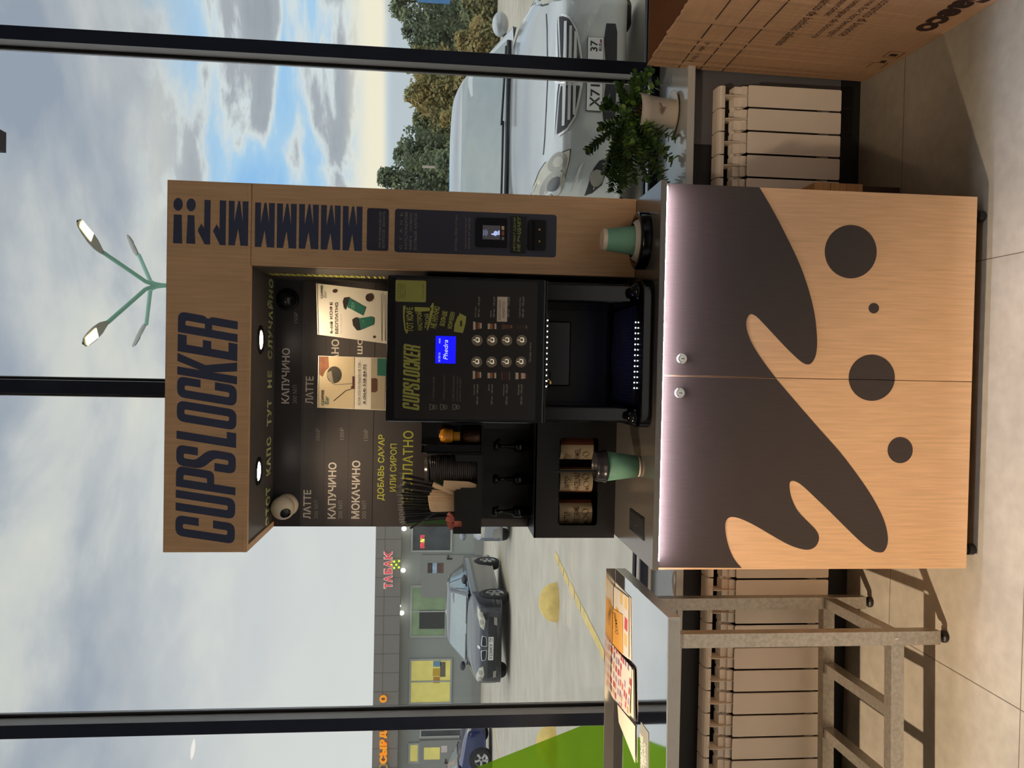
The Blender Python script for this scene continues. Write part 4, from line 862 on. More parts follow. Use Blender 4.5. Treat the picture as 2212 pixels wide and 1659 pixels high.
# ================================================================== radiators
RY, RP = 2.685, .0815
def section_mesh():
    h = RP / 2; ys = lambda x, d: aY(x, 240, RY + d).z
    z0, z1 = aY(1817, 240, RY).z, ys(1616, 0)
    g = G(); p = rounded([(-h + .0035, z0), (h - .0035, z0), (h - .0035, z1), (-h + .0035, z1)], .006)
    g.prism([(q.x, 0, q.y) for q in p], (0, .004, 0))
    g.box(-.012, .012, .004, .075, z0 + .01, z1 - .01)
    for xa, xb, d in ((1614, 1601, .010), (1598.5, 1585, .018)):
        a, b = ys(xa, d), ys(xb, d)
        for s in (-1, 1): g.prism([(q.x, d, q.y) for q in rounded([(s * .002, a), (s * (h - .005), a), (s * (h - .005), b), (s * .002, b)], .003, 3)], (0, .035, .006))
    zh = ys(1566, .022)
    g.box(-.0012, .0012, .002, .06, z1 - .02, zh + .004)
    zt = ys(1545, .05); prof = [(.022, zh), (.020, zh + (zt - zh) * .45), (.024, zh + (zt - zh) * .75), (.034, zh + (zt - zh) * .93), (.05, zt), (.075, zt + .001), (.075, zt - .005), (.05, zt - .006), (.036, zt - .012), (.028, zh + .008)]
    g.prism([(-h + .0025, y, z) for y, z in prof], (2 * h - .005, 0, 0))
    zb_ = ys(1539, .085)
    for s in (-1, 1): g.box(min(s * .0015, s * (h - .005)), max(s * .0015, s * (h - .005)), .076, .0795, zt - .03, zb_)
    g.box(-h, h, .03, .055, z0 + .03, z0 + .06).box(-h, h, .03, .055, z1 + .012, z1 + .03)
    return g
def radiator(label, xs):
    r = thing('radiator', (xs[0], RY, 0), label, 'radiator')
    first = None
    for x in xs:
        if first is None: first = section_mesh().done('section', rad_white, r, local=True); o = first
        else: o = first.copy(); COL.objects.link(o); o.parent = r
        o.location = (x - xs[0], 0, 0)
    G().tube([(xs[0] - .03, RY + .0425, .5), (xs[-1] + .03, RY + .0425, .5)], .012).done('header_pipe', rad_white, r)
    for x in (xs[1], xs[-2]): G().box(x + RP / 2 - .008, x + RP / 2 + .008, RY + .05, WY - .0005, .40, .43).done('bracket', galv, r)
    return r
xr0 = aY(1700, 186.3, RY).x - RP / 2
radiator('white sectional radiator under the sill behind the potted plant', [xr0 - i * RP for i in range(8)])
xl0 = aY(1700, 1250.7, RY).x + RP / 2
radiator('white sectional radiator behind the steel table', [xl0 - i * RP for i in range(-2, 13)])

# ================================================================== steel table with leaflets
TA = math.radians(2.4); TO = Vector((-.698, 2.1726, 0)); TZ = .865
tb = thing('steel_table', TO, 'stainless steel work table with polished top and galvanised legs, left of the kiosk', 'table', rz=TA)
RT = Matrix.Rotation(-TA, 3, 'Z')
def tl(p): q = RT @ (Vector(p) - TO); return q           # world -> table frame
def tbx(name, b, m, bev=.0006): g = G().box(*b); return g.done(name, m, tb, bevel=bev, local=True)
TW, TD = 1.25, .66
G().box(-TW, 0, 0, TD, TZ - .0025, TZ).done('table_top', mirror_steel, tb, local=True)
tbx('apron', (-TW, 0, 0, .0015, TZ - .038, TZ - .0026), steel); tbx('apron', (-.0015, 0, .0016, TD, TZ - .038, TZ - .0026), steel)
tbx('upstand', (-TW, 0, TD - .003, TD, TZ + .0002, TZ + .036), mat('polished_upstand', S(220, 216, 210), .16, metal=1, var=.03))
fx1 = tl(aY(1700, 1363, 2.2)).x; LW = .040; fx0 = fx1 - LW
z0_ = .03
fyf = tl(aZ(2047, 1385, 0)).y - .012
for lx in (fx0, fx0 - .98):
    for ly in (fyf, .415):
        x0_, y0_ = lx, ly
        g = G().box(x0_, x0_ + LW, y0_, y0_ + .002, z0_, TZ - .003).box(x0_ + LW - .002, x0_ + LW, y0_ + .002, y0_ + LW, z0_, TZ - .003)
        lg_ = g.done('leg', galv, tb, local=True)
        G().lathe((x0_ + LW / 2 - .002, y0_ + LW / 2, 0), [(.013, 0), (.018, .003), (.018, .012), (.014, .016), (.006, .018), (.006, .035)], 14).done('foot', satin_black, lg_, local=True)
        G().lathe((x0_ + LW / 2, y0_ - .0004, aY(1925, 1500, 2.2).z), [(.0045, 0), (.003, -.0025), (0, -.003)], 12, axis=1, caps=False).done('bolt', chrome, lg_, local=True)
zf1 = aY(1913, 1500, 2.2).z; zf0 = zf1 - .04
def angle(name, x0, x1, y0, y1, zt, flip=False):
    g = G()
    if x1 - x0 > y1 - y0: g.box(x0, x1, y0, y0 + .002, zt - .04, zt).box(x0, x1, y0 + .002, y0 + .036, zt - .002, zt)
    else: g.box(x1 - .002, x1, y0, y1, zt - .04, zt).box(x0, x1 - .002, y0, y1, zt - .002, zt)
    return g.done(name, galv, tb, local=True)
angle('lower_rail', fx0 - .98 + LW, fx0 - .0005, fyf + .0005, fyf + .04, zf1)
angle('lower_rail', fx0 - .98 + LW, fx0 - .0005, .417, .455, zf1)
for i, xx in enumerate((fx1 - .003, fx1 - .226, fx1 - .449, fx1 - .672, fx1 - .895)): angle('cross_rail', xx - .034, xx, fyf + .037, .416, zf1 - .0022)
# grey tag and leaflets lying on the table
grey_tag_m = mat('grey_tag', S(150, 152, 144), .5, var=.03)
TT = TZ + .0008
tgp = [aZ(x, y, TT) for x, y in ((1384.3, 1558.8), (1400.8, 1582.6), (1401.5, 1700), (1382.3, 1700))]
tg_o = thing('price_tag', tgp[1], 'grey tag with white italic letters lying on the table near its front edge', 'tag')
G().prism(tgp, (0, 0, .0006)).done('tag_sheet', grey_tag_m, tg_o)
def ztext(g, s, a, b, c, Z, **k): o, u, v = aZ(*a, Z), aZ(*b, Z), aZ(*c, Z); g.quad(s, o, u - o, v - o, **k)
t = T(); ztext(t, 'СВЕЖИЕ', (1391, 1668), (1388.6, 1591), (1384.6, 1664), TT + .0008, bold=.03, shear=.06); ztext(t, 'ТЕПЛО', (1396, 1660), (1394.3, 1609), (1392, 1657), TT + .0008, bold=.03, shear=.06); t.done(mat('tag_white', S(235, 236, 226), .6), tg_o)
def leaflet_mat(name, base, cols, sc):
    m = mat(name, base, .45, var=.02); t = m.node_tree; p = t.nodes['Principled BSDF']; rr = [n for n in t.nodes if n.type == 'VALTORGB'][0]
    tcn = [n for n in t.nodes if n.type == 'TEX_COORD'][0]
    v = t.nodes.new('ShaderNodeTexVoronoi'); v.distance = 'CHEBYCHEV'; v.inputs['Scale'].default_value = sc; v.inputs['Randomness'].default_value = .35; t.links.new(tcn.outputs['Object'], v.inputs[0])
    mask = t.nodes.new('ShaderNodeMath'); mask.operation = 'LESS_THAN'; mask.inputs[1].default_value = .34; t.links.new(v.outputs['Distance'], mask.inputs[0])
    sp = t.nodes.new('ShaderNodeSeparateColor'); t.links.new(v.outputs['Color'], sp.inputs[0]); cr = t.nodes.new('ShaderNodeValToRGB'); cr.color_ramp.interpolation = 'CONSTANT'; e = cr.color_ramp.elements
    while len(e) < len(cols): e.new(.5)
    for i, c in enumerate(cols): e[i].position = i / len(cols); e[i].color = c
    t.links.new(sp.outputs[0], cr.inputs[0]); mx = t.nodes.new('ShaderNodeMix'); mx.data_type = 'RGBA'; t.links.new(mask.outputs[0], mx.inputs[0]); t.links.new(rr.outputs[0], mx.inputs[6]); t.links.new(cr.outputs[0], mx.inputs[7]); t.links.new(mx.outputs[2], p.inputs['Base Color']); return m
wl_ = S(236, 230, 218)
lf1 = leaflet_mat('leaflet_orange_print', wl_, [S(240, 180, 70), S(214, 70, 74), wl_, S(236, 200, 120), wl_], 16)
lf2 = leaflet_mat('leaflet_goods_print', wl_, [S(180, 150, 176), S(190, 70, 84), S(206, 160, 130), S(150, 110, 140), wl_, S(214, 120, 110)], 30)
lf3 = leaflet_mat('leaflet_pale_print', S(238, 236, 216), [S(226, 190, 190), S(206, 216, 160), S(238, 236, 216), S(240, 200, 110)], 18)
def leaflet(px, z, m, label, wave=0, th=.0009):
    q = [aZ(x, y, z) for x, y in px]; rows = []
    for p in q:
        ex = tl(p).y - (TD - .008)
        if ex > 0: p.y -= ex * 1.02
    for i in range(9):
        u = i / 8; a, b = q[0].lerp(q[1], u), q[3].lerp(q[2], u); rows.append([a.lerp(b, j / 8) + Vector((0, 0, wave * (1 + math.sin(u * 5 + j * .5)) * (j / 8))) for j in range(9)])
    g = G().grid([[p + Vector((0, 0, th)) for p in r] for r in rows]); g.grid([r[::-1] for r in rows])
    rim_ = [rows[0][j] for j in range(9)] + [rows[i][8] for i in range(1, 9)] + [rows[8][j] for j in range(7, -1, -1)] + [rows[i][0] for i in range(7, 0, -1)]
    n = len(rim_); g.add(rim_ + [p + Vector((0, 0, th)) for p in rim_], [(i, (i + 1) % n, n + (i + 1) % n, n + i) for i in range(n)])
    c = sum(q, Vector()) / 4; o = g.done('leaflet', m, None); tag(o, label, 'leaflet', 'leaflets on the steel table'); return o
base_ = TZ + .0012
leaflet(((1325, 1252), (1362, 1290), (1364, 1428), (1322, 1384)), base_, lf1, 'lower leaflet with orange pictures at the rear right of the table')
leaflet(((1321, 1385), (1371, 1446), (1373, 1560), (1322, 1505)), base_ + .0022, mat('leaflet_dark_edge', S(92, 88, 90), .6), 'dark-edged leaflet at the bottom of the middle pile')
leaflet(((1334, 1522), (1372, 1568), (1372, 1648), (1337, 1560)), base_ + .0022, lf3, 'pale leaflet with a yellow border nearest the grey tag')
leaflet(((1323, 1262), (1358, 1291), (1358, 1424), (1321, 1390)), base_ + .0044, lf1, 'upper leaflet with orange pictures at the rear right of the table')
leaflet(((1320, 1388), (1368, 1448), (1369, 1552), (1320, 1500)), base_ + .0048, lf3, 'cream leaflet between the dark-edged one and the goods leaflet')
cd_ = leaflet(((1322, 1311), (1345, 1328), (1345, 1414), (1321, 1386)), base_ + .0066, mat('orange_card', S(240, 176, 62), .45, var=.05), 'small orange card on top of the rear leaflets')
t = T(); ztext(t, 'Осенний', (1336, 1372), (1330, 1325), (1329, 1368), base_ + .0078); t.done(ink, cd_, 'lettering')
leaflet(((1319, 1386), (1364, 1442), (1363, 1548), (1319, 1497)), base_ + .0078, lf2, 'top leaflet of small goods pictures curling at its edge', .003)

# ================================================================== potted jade plant on the sill
pc = aZ(1463, 241, SZ); pcx, pcy = pc.x, pc.y + .035
pzb = SZ + .0006
pot_m = mat('white_pot', S(228, 220, 208), .45, var=.05)
mmpx = lambda n: n * (pcy + .02) / F
pt_ = thing('potted_plant', (pcx, pcy, pzb), 'bushy jade plant in a white pot and saucer on the window sill', 'plant')
sr = mmpx(50); saucer = G().lathe((pcx, pcy, pzb), [(sr * .72, 0), (sr * .78, .002), (sr, .011), (sr, .0125), (sr * .97, .0125), (sr * .76, .0045), (0, .004)], 40, caps=False).done('saucer', mat('ivory_saucer', S(222, 214, 196), .35, var=.05), pt_, smooth=True)
ph = aY(1386, 241, pcy - .06).z - pzb - .0045
rt, rb = mmpx(40), mmpx(30)
G().lathe((pcx, pcy, pzb + .0045), [(rb, 0), (rb + (rt - rb) * .72, ph * .72), (rt * 1.0, ph * .74), (rt * 1.03, ph), (rt * .98, ph), (rt * .95, ph * .9)], 40, caps=False).done('pot', pot_m, pt_, smooth=True)
G().lathe((pcx, pcy, pzb + .0045 + ph * .88), [(rt * .96, 0), (rt * .5, .004), (0, .006)], 24, caps=False).done('soil', mat('dark_soil', S(40, 32, 28), .9, bump=.8, bs=90), pt_)
q = Vector((pcx - .004, pcy - rt * .93, pzb + ph * .45))
flat('pot_picture', [q + Vector((a, (.0045 if abs(a) > .012 else 0) - .006, b)) for a, b in ((-.022, .004), (-.008, .012), (.006, .010), (.02, .016), (.024, .010), (.006, .003), (.008, -.008), (-.002, -.002))], mat('pot_brown_print', S(140, 120, 104), .6, var=.4, vs=80), pt_)
random.seed(21)
leaf_g, stem_g, leaf_l = G(), G(), G()
def leaf(g, p, d, up, L):
    d = d.normalized(); w = d.cross(up).normalized(); n = w.cross(d).normalized(); prof = ((0, .12), (.25, .26), (.55, .40), (.8, .36), (.95, .2), (1.0, .04)); v = []
    for t_, hw in prof:
        c = p + d * L * t_; k = n * L * .10 * math.sin(t_ * 3); v += [c - w * hw * L + k * .3, c + k + n * L * .05, c + w * hw * L + k * .3, c - n * L * .035]
    f = []
    for i in range(5):
        a = i * 4
        for j in range(4): f.append((a + j, a + (j + 1) % 4, a + 4 + (j + 1) % 4, a + 4 + j))
    g.add(v, f + [(20, 21, 22, 23)])
soil = Vector((pcx, pcy, pzb + ph * .9))
tips = [(1272, 326, 0), (1300, 275, -.03), (1302, 232, .03), (1312, 215, .0), (1340, 182, -.01), (1375, 158, .0), (1405, 150, .03), (1425, 178, -.03), (1390, 175, .05), (1350, 240, -.05), (1335, 300, .02), (1318, 345, .03), (1325, 385, .0), (1340, 412, .03), (1352, 402, -.03),
        (1372, 392, -.04), (1400, 386, -.03), (1432, 372, -.05), (1455, 345, -.05), (1462, 300, -.06), (1440, 325, -.07), (1418, 350, .0), (1385, 345, -.06), (1360, 330, -.07), (1330, 262, .05), (1370, 300, -.07), (1395, 318, -.02), (1345, 355, .04), (1440, 395, .01), (1345, 205, .05), (1310, 375, .06), (1322, 412, .05), (1420, 300, -.07)]
for k, (tx_, ty, dy) in enumerate(tips):
    e = aY(tx_, ty, pcy + dy); a = soil + Vector((random.uniform(-.025, .025), random.uniform(-.02, .02), 0))
    m1 = a.lerp(e, .4) + Vector((0, 0, .05 + .35 * max(0, a.z - e.z))) ; n = 9
    path = [a * (1 - t_) ** 2 + m1 * 2 * t_ * (1 - t_) + e * t_ * t_ for t_ in [i / n for i in range(n + 1)]]
    stem_g.tube(path, [.0028 * (1 - .55 * i / n) for i in range(n + 1)], 6)
    i = 2; ang = random.random() * 3
    Ltot = sum((path[j + 1] - path[j]).length for j in range(n)); steps = max(5, int(Ltot / .0095))
    for j in range(steps):
        t_ = .22 + .78 * (j + .5) / steps; ii = min(n - 1, int(t_ * n)); p = path[ii].lerp(path[ii + 1], t_ * n - ii); tn = (path[ii + 1] - path[ii]).normalized(); ang += 1.57 + random.uniform(-.3, .3)
        o_ = tn.orthogonal().normalized(); o2_ = tn.cross(o_)
        for s in (1, -1):
            r = (o_ * math.cos(ang) + o2_ * math.sin(ang)) * s; d = (r * .85 + tn * .5 + Vector((0, 0, .15))).normalized()
            leaf(leaf_l if random.random() < .22 else leaf_g, p, d, (tn + Vector((.01, 0, .3))).normalized(), random.uniform(.020, .031))
    for s in range(3): leaf(leaf_l, e, Vector((random.uniform(-1, 1), random.uniform(-1, 1), .8)), Vector((.1, .2, 1)).normalized(), .017)
stem_g.done('stems', mat('jade_stem', S(112, 92, 66), .8), pt_, smooth=True)
leaf_g.done('foliage', mat('jade_leaf', S(72, 106, 56), .35, var=.35, vs=30, spec=.5), pt_); leaf_l.done('foliage', mat('jade_leaf_young', S(124, 162, 74), .35, var=.2, vs=30, spec=.5), pt_)

# ================================================================== cardboard carton on the right
CXf, CYf, CYn = 1.085, 2.742, 1.95
ctz = .812
def cface(Y, z): t_ = (CYf - Y) / (CYf - 2.07); return CXf + .012 - (.012 + .024 * t_) * (1 - z / ctz) * 1.0 + .014 * t_ * (z / ctz) - .006
ct = thing('cardboard_box', (1.4, 2.35, 0), 'tall open cardboard carton with dark print standing upside down right of the plant', 'box')
th = .006
def wall(a, b, m, name):                                  # a, b: bottom corners with their tops
    g = G(); n = (b[0] - a[0]).cross(Vector((0, 0, 1))).normalized() * th
    return g.add([a[0], b[0], b[1], a[1], a[0] + n, b[0] + n, b[1] + n, a[1] + n], [(0, 1, 2, 3), (7, 6, 5, 4), (0, 4, 5, 1), (1, 5, 6, 2), (2, 6, 7, 3), (3, 7, 4, 0)]).done(name, m, ct)
def cpt(Y, z, dx=0): return Vector((cface(Y, z) + dx, Y, z))
CWd = .62
rows = []
NR = 40; random.seed(3)
g = G()
top = [cpt(CYf + (CYn - CYf) * i / NR, ctz + random.uniform(-.002, .003) + (.004 if i % 9 == 4 else 0)) + Vector((random.uniform(-.002, .002), 0, 0)) for i in range(NR + 1)]; bot = [cpt(CYf + (CYn - CYf) * i / NR, .001) for i in range(NR + 1)]
mid = [b.lerp(t_, .985) for b, t_ in zip(bot, top)]
for i in range(NR): 
    pass
g.grid([bot, mid, top]); g.grid([[p + Vector((th, 0, 0)) for p in top], [p + Vector((th, 0, 0)) for p in mid], [p + Vector((th, 0, 0)) for p in bot]]); g.grid([top, [p + Vector((th, 0, 0)) for p in top]])
left = g.done('side_wall', card, ct)
G().box(cface(CYf, .4) + th, CXf + CWd, CYf - th, CYf - .0005, .001, ctz - .001).done('side_wall', card_in, ct)
G().box(CXf + CWd - th, CXf + CWd, CYn, CYf - th, .001, ctz).done('side_wall', card_in, ct); G().box(cface(CYn, .4) + th, CXf + CWd - th, CYn, CYn + th, .001, ctz).done('side_wall', card, ct); G().box(cface(CYf, 0) + .03, CXf + CWd - th, CYn + th, CYf - th, .001, .006).done('bottom', card_in, ct)
def onface(x, y):                                        # pixel on the printed wall
    X = CXf
    for _ in range(6): p = aX(x, y, X); X = cface(p.y, p.z) - .0007
    return p
def cp_(Y, z): return Vector((cface(Y, z) - .0008, Y, z))
for px in ((1466.5, 145), (1514, 147.5), (1563, 150)):
    z = onface(*px).z; g = G(); g.grid([[cp_(CYf - .002 + (CYn - CYf) * i / 12, z + dz) for i in range(13)] for dz in (-.0022, .0022)]); g.done('printed_line', ink, left)
def ctext(s, far_px, near_px, h, bold=0, name='lettering'):    # upside down print: starts near, ends at the far edge
    a, b = onface(*far_px), onface(*near_px); v, f = text_mesh(s, bold); g = G(); zc_ = (a.z + b.z) / 2
    g.add([cp_(b.y + (a.y - b.y) * p[0], zc_ + h * (.5 - p[1])) for p in v], f); g.done(name, ink, left)
ZX = zz(1380, 0, 2.659)
def far_of(p, ln): q = onface(*ZX(*p)); return q, ln
def ctext2(s, p_far, h, ratio, bold=0):
    q = onface(*ZX(*p_far)); ln = h * ratio * len(s); v, f = text_mesh(s, bold); g = G(); g.add([cp_(q.y - ln + ln * p[0], q.z + h * (.5 - p[1])) for p in v], f); g.done('lettering', ink, left)
ctext2('Made in Italy', (300, 355), .026, .46)
for s, p in (('Distribuidor automático de bebidas calientes', (805, 262)), ('Distributeur automatique de boissons', (1003, 218)), ('Heissgetränkeautomat', (1075, 92)), ('Vending machine for hot beverages', (1090, 210)), ('Distributore automatico di bevande', (1170, 208))): ctext2(s, p, .030, .42)
ctext2('Saeco', (1640, 182), .085, .62, .05)
q = onface(*ZX(1330, 395)); g = G()
for dy, dz, w, h in ((0, 0, .05, .003), (0, .05, .05, .003), (0, 0, .002, .05), (-.05, 0, .002, .05), (-.10, 0, .002, .05), (-.10, .05, .05, .003), (-.10, 0, .05, .003), (-.02, .015, .02, .02), (-.08, .012, .02, .026)):
    g.grid([[cp_(q.y + dy + w * i - .06, q.z + dz - .03 + h * j) for i in (0, 1)] for j in (0, 1)])
g.done('handling_mark', ink, left)

# ================================================================== small things by the wall
bk = [aY(1760 + i * 35.2, 393 + i * 1.5, 2.50) for i in range(4)]
for i in range(3):
    o = G().box(.50, bk[i].x + .0, 2.502, 2.60, bk[i + 1].z + .0008, bk[i].z).done('wooden_block', mat('pale_wood_block', S(196, 150, 96), .6, var=.1, vs=10, stretch=(1, 14, 14)), None, bevel=.002)
    tag(o, ('top', 'middle', 'bottom')[i] + ' wooden block of the short stack behind the right side of the cabinet', 'block', 'stacked wooden blocks')
o = G().box(.50, bk[0].x - .006, 2.502, 2.60, 0, bk[3].z).done('wooden_block', mat('dark_wood_block', S(64, 44, 34), .7), None); tag(o, 'dark wooden block on the floor under the pale block stack', 'block', 'stacked wooden blocks')
cpath = [aY(x, y, SY + .02 if x < 1460 else SY - .006) for x, y in ((1467, 1215), (1463, 1228), (1457, 1237), (1453, 1251), (1454, 1264), (1458, 1279), (1464, 1300), (1466, 1335))]
for p in cpath: p.z = max(p.z, SZ + .0035) if p.y > SY else p.z
o = G().tube(cpath, .003, 8).done('cable', mat('white_cable', S(226, 214, 200), .45), None, smooth=True); tag(o, 'white cable looped over the sill edge left of the kiosk', 'cable')
# dark bracket hanging into the picture at the top of the window
p = aY(0, 305, 3.06); q = aY(8.5, 328, 3.06); r = aY(8.5, 284, 3.06)
hb = G().box(q.x, r.x, 3.02, 3.075, q.z, 3.38).done('window_bracket', mat('bracket_brown', S(78, 72, 78), .6), None); tag(hb, 'small dark bracket hanging from the window head above the right pane', 'bracket')
# ================================================================== the car park outside
asph = mat('pale_worn_asphalt', S(196, 186, 168), .85, var=.10, vs=2.2, bump=.3, bs=40)
def gpt(x, y, dz=0): p = aG(x, y); p.z += dz; return p
o = struct(meshobj('ground', [(-60, 3.2, .0), (60, 3.2, .0), (60, 4, 0), (-60, 4, 0), (60, 75, gz(75)), (-60, 75, gz(75))], [(0, 1, 2, 3), (3, 2, 4, 5)], asph)); o['label'] = 'pale asphalt car park outside the window'
o = struct(meshobj('terrain', [(-400, 75, gz(75) - .05), (400, 75, gz(75) - .05), (400, 900, -1), (-400, 900, -1)], [(0, 1, 2, 3)], mat('dry_field', S(140, 132, 104), .9, var=.15, vs=.2))); o['label'] = 'dry field beyond the car park'
yel = mat('yellow_road_paint', S(226, 196, 120), .8, var=.14, vs=8)
def stripe(p, q, w, n, gap, label):
    g = G(); a, b = gpt(*p, .004), gpt(*q, .004); d = (b - a).normalized(); s = d.cross(Vector((0, 0, 1))) * w / 2
    for i in range(n):
        u0, u1 = i / n, (i + 1 - gap * (1 if i < n * .6 else .0)) / n; c, e = a.lerp(b, u0), a.lerp(b, u1); j = [s * random.uniform(.7, 1.1) for _ in range(4)]
        g.add([c - j[0], e - j[1], e + j[2], c + j[3]], [(0, 1, 2, 3)])
    o = struct(g.done('road_marking', yel)); o['label'] = label
stripe((1199, 1198), (1306, 1418), .12, 8, .12, 'worn yellow parking line leading to the table corner')
stripe((1077, 1181), (1101, 1281), .08, 2, .0, 'thin yellow line beside the black car')
stripe((1067, 1570), (1078, 1650), .08, 2, .0, 'thin yellow line by the left pane')
def hemi(x, yl, yr, label):
    a, b = aG(x, yl), aG(x, yr); c = (a + b) / 2; r = (b - a).length / 2; c.y += r * .8; z = gz(c.y)
    o = G().lathe((c.x, c.y, z - .002), [(r * 1.02, 0), (r * 1.02, r * .06), (r * .99, r * .1)] + [(r * math.cos(t), r * .08 + r * .86 * math.sin(t)) for t in [i * math.pi / 24 for i in range(1, 12)]] + [(.001, r * .94)], 32, caps=False).done('parking_bollard', mat('yellow_concrete', S(228, 196, 112), .75, var=.14, vs=9, bump=.4, bs=24), None, smooth=True); tag(o, label, 'bollard', 'yellow concrete hemispheres on the car park')
hemi(1207, 1355, 1268, 'yellow concrete hemisphere in front of the dark sedan'); hemi(1202, 1672, 1580, 'yellow concrete hemisphere half behind the green window film')

# ------------------------------------------------------------------ cars
def cr1(P, n):
    P = np.array(P, float); out = []
    for i in range(len(P) - 1):
        p0, p1, p2, p3 = P[max(i - 1, 0)], P[i], P[i + 1], P[min(i + 2, len(P) - 1)]
        for k in range(n): t = k / n; out.append(.5 * (2 * p1 + (p2 - p0) * t + (2 * p0 - 5 * p1 + 4 * p2 - p3) * t * t + (3 * p1 - p0 - 3 * p2 + p3) * t ** 3))
    return out + [P[-1]]
def loft(sections, ny, nx, cap=True):
    rows = [[Vector(p) for p in cr1(s, nx)] for s in sections]; rows = [list(r) for r in zip(*[cr1([list(rows[i][j]) for i in range(len(rows))], ny) for j in range(len(rows[0]))])]
    rows = [[Vector(p) for p in r] for r in rows]; g = G().grid(rows)
    if cap: n = len(rows[0]); c = len(g.v); g.f += [tuple(range(n))[::-1], tuple(range((len(rows) - 1) * n, len(rows) * n))]
    return g
def body_sec(y, hw, zb, zm, zl, zt):
    r = [(hw * .9, y, zb), (hw * .99, y, zb + .07), (hw, y, zm), (hw * .985, y, zl - .06), (hw * .94, y, zl), (hw * .62, y, zt - .012), (0, y, zt)]
    return [(0, y, zb)] + r + [(-p[0], p[1], p[2]) for p in r[-2::-1]] + [(0, y, zb)]
def cab_sec(y, hb, zb, ht, zt):
    m = zb + (zt - zb) * .5; r = [(hb, y, zb), (hb * .35 + ht * .65 + .03 * (zt - zb), y, m), (ht, y, zt - .10 * (zt - zb)), (ht * .75, y, zt - .012), (0, y, zt)]
    return r + [(-p[0], p[1], p[2]) for p in r[-2::-1]]
def stick(outline, bvh, axis, d, cuts=2, side=1):         # outline on the two other axes, dropped onto the body along axis
    v, f = curve_mesh([outline]); bm = bmesh.new(); vs = [bm.verts.new((p[0], p[1], 0)) for p in v]
    for q in f: bm.faces.new([vs[i] for i in q])
    bmesh.ops.triangulate(bm, faces=bm.faces[:]); bmesh.ops.subdivide_edges(bm, edges=bm.edges[:], cuts=cuts, use_grid_fill=True); bm.verts.index_update()
    g = G(); pts = []; last = None
    for w in bm.verts:
        if axis == 1: o, dr = Vector((w.co.x, -3, w.co.y)), Vector((0, 1, 0))
        elif axis == 2: o, dr = Vector((w.co.x, w.co.y, 4)), Vector((0, 0, -1))
        else: o, dr = Vector((3 * side, w.co.x, w.co.y)), Vector((-side, 0, 0))
        h = bvh.ray_cast(o, dr); p = h[0]
        if p is None: h2 = bvh.find_nearest(o + dr * 3.2); p = h2[0]
        pts.append(p - dr * d); last = p
    g.add(pts, [tuple(x.index for x in q.verts) for q in bm.faces]); bm.free(); return g
glass_sky_tint = mat('car_glass', S(150, 160, 158), .08, spec=.9, var=.05); trim_dark = mat('car_black_trim', S(34, 35, 38), .45); lamp_clear = mat('headlight_lens', S(192, 187, 168), .12, var=.08, vs=12, spec=.8)  # car glass colour lightened to stand for the sky mirrored in it
lamp_dark = mat('lamp_reflector', S(150, 147, 136), .2, metal=.3); tyre = mat('tyre_rubber', S(38, 38, 40), .8); rim_alloy = mat('alloy_rim', S(190, 190, 192), .3, metal=.7); plate_w = mat('number_plate', S(224, 224, 220), .5); plate_k = mat('plate_black', S(26, 26, 28), .6); red_l = mat('tail_light_red', S(206, 60, 66), .2)
BODY = [(0, .42, .30, .45, .60, .66), (.03, .62, .25, .45, .655, .70), (.10, .76, .21, .46, .70, .745), (.25, .84, .19, .5, .745, .80), (.55, .875, .18, .52, .80, .875), (.95, .88, .19, .55, .86, .935), (1.25, .88, .2, .56, .89, .965), (2.5, .88, .2, .56, .92, .95), (4.0, .86, .2, .6, .95, 1.0), (4.5, .78, .28, .6, .93, .98), (4.6, .62, .36, .6, .86, .92)]
CAB = [(1.12, .80, .92, .79, .955), (1.35, .80, .92, .75, 1.07), (1.62, .80, .92, .70, 1.21), (1.95, .80, .92, .645, 1.375), (2.5, .8, .93, .62, 1.455), (3.2, .78, .94, .60, 1.42), (3.75, .74, .96, .58, 1.24), (4.15, .7, .97, .6, 1.01)]
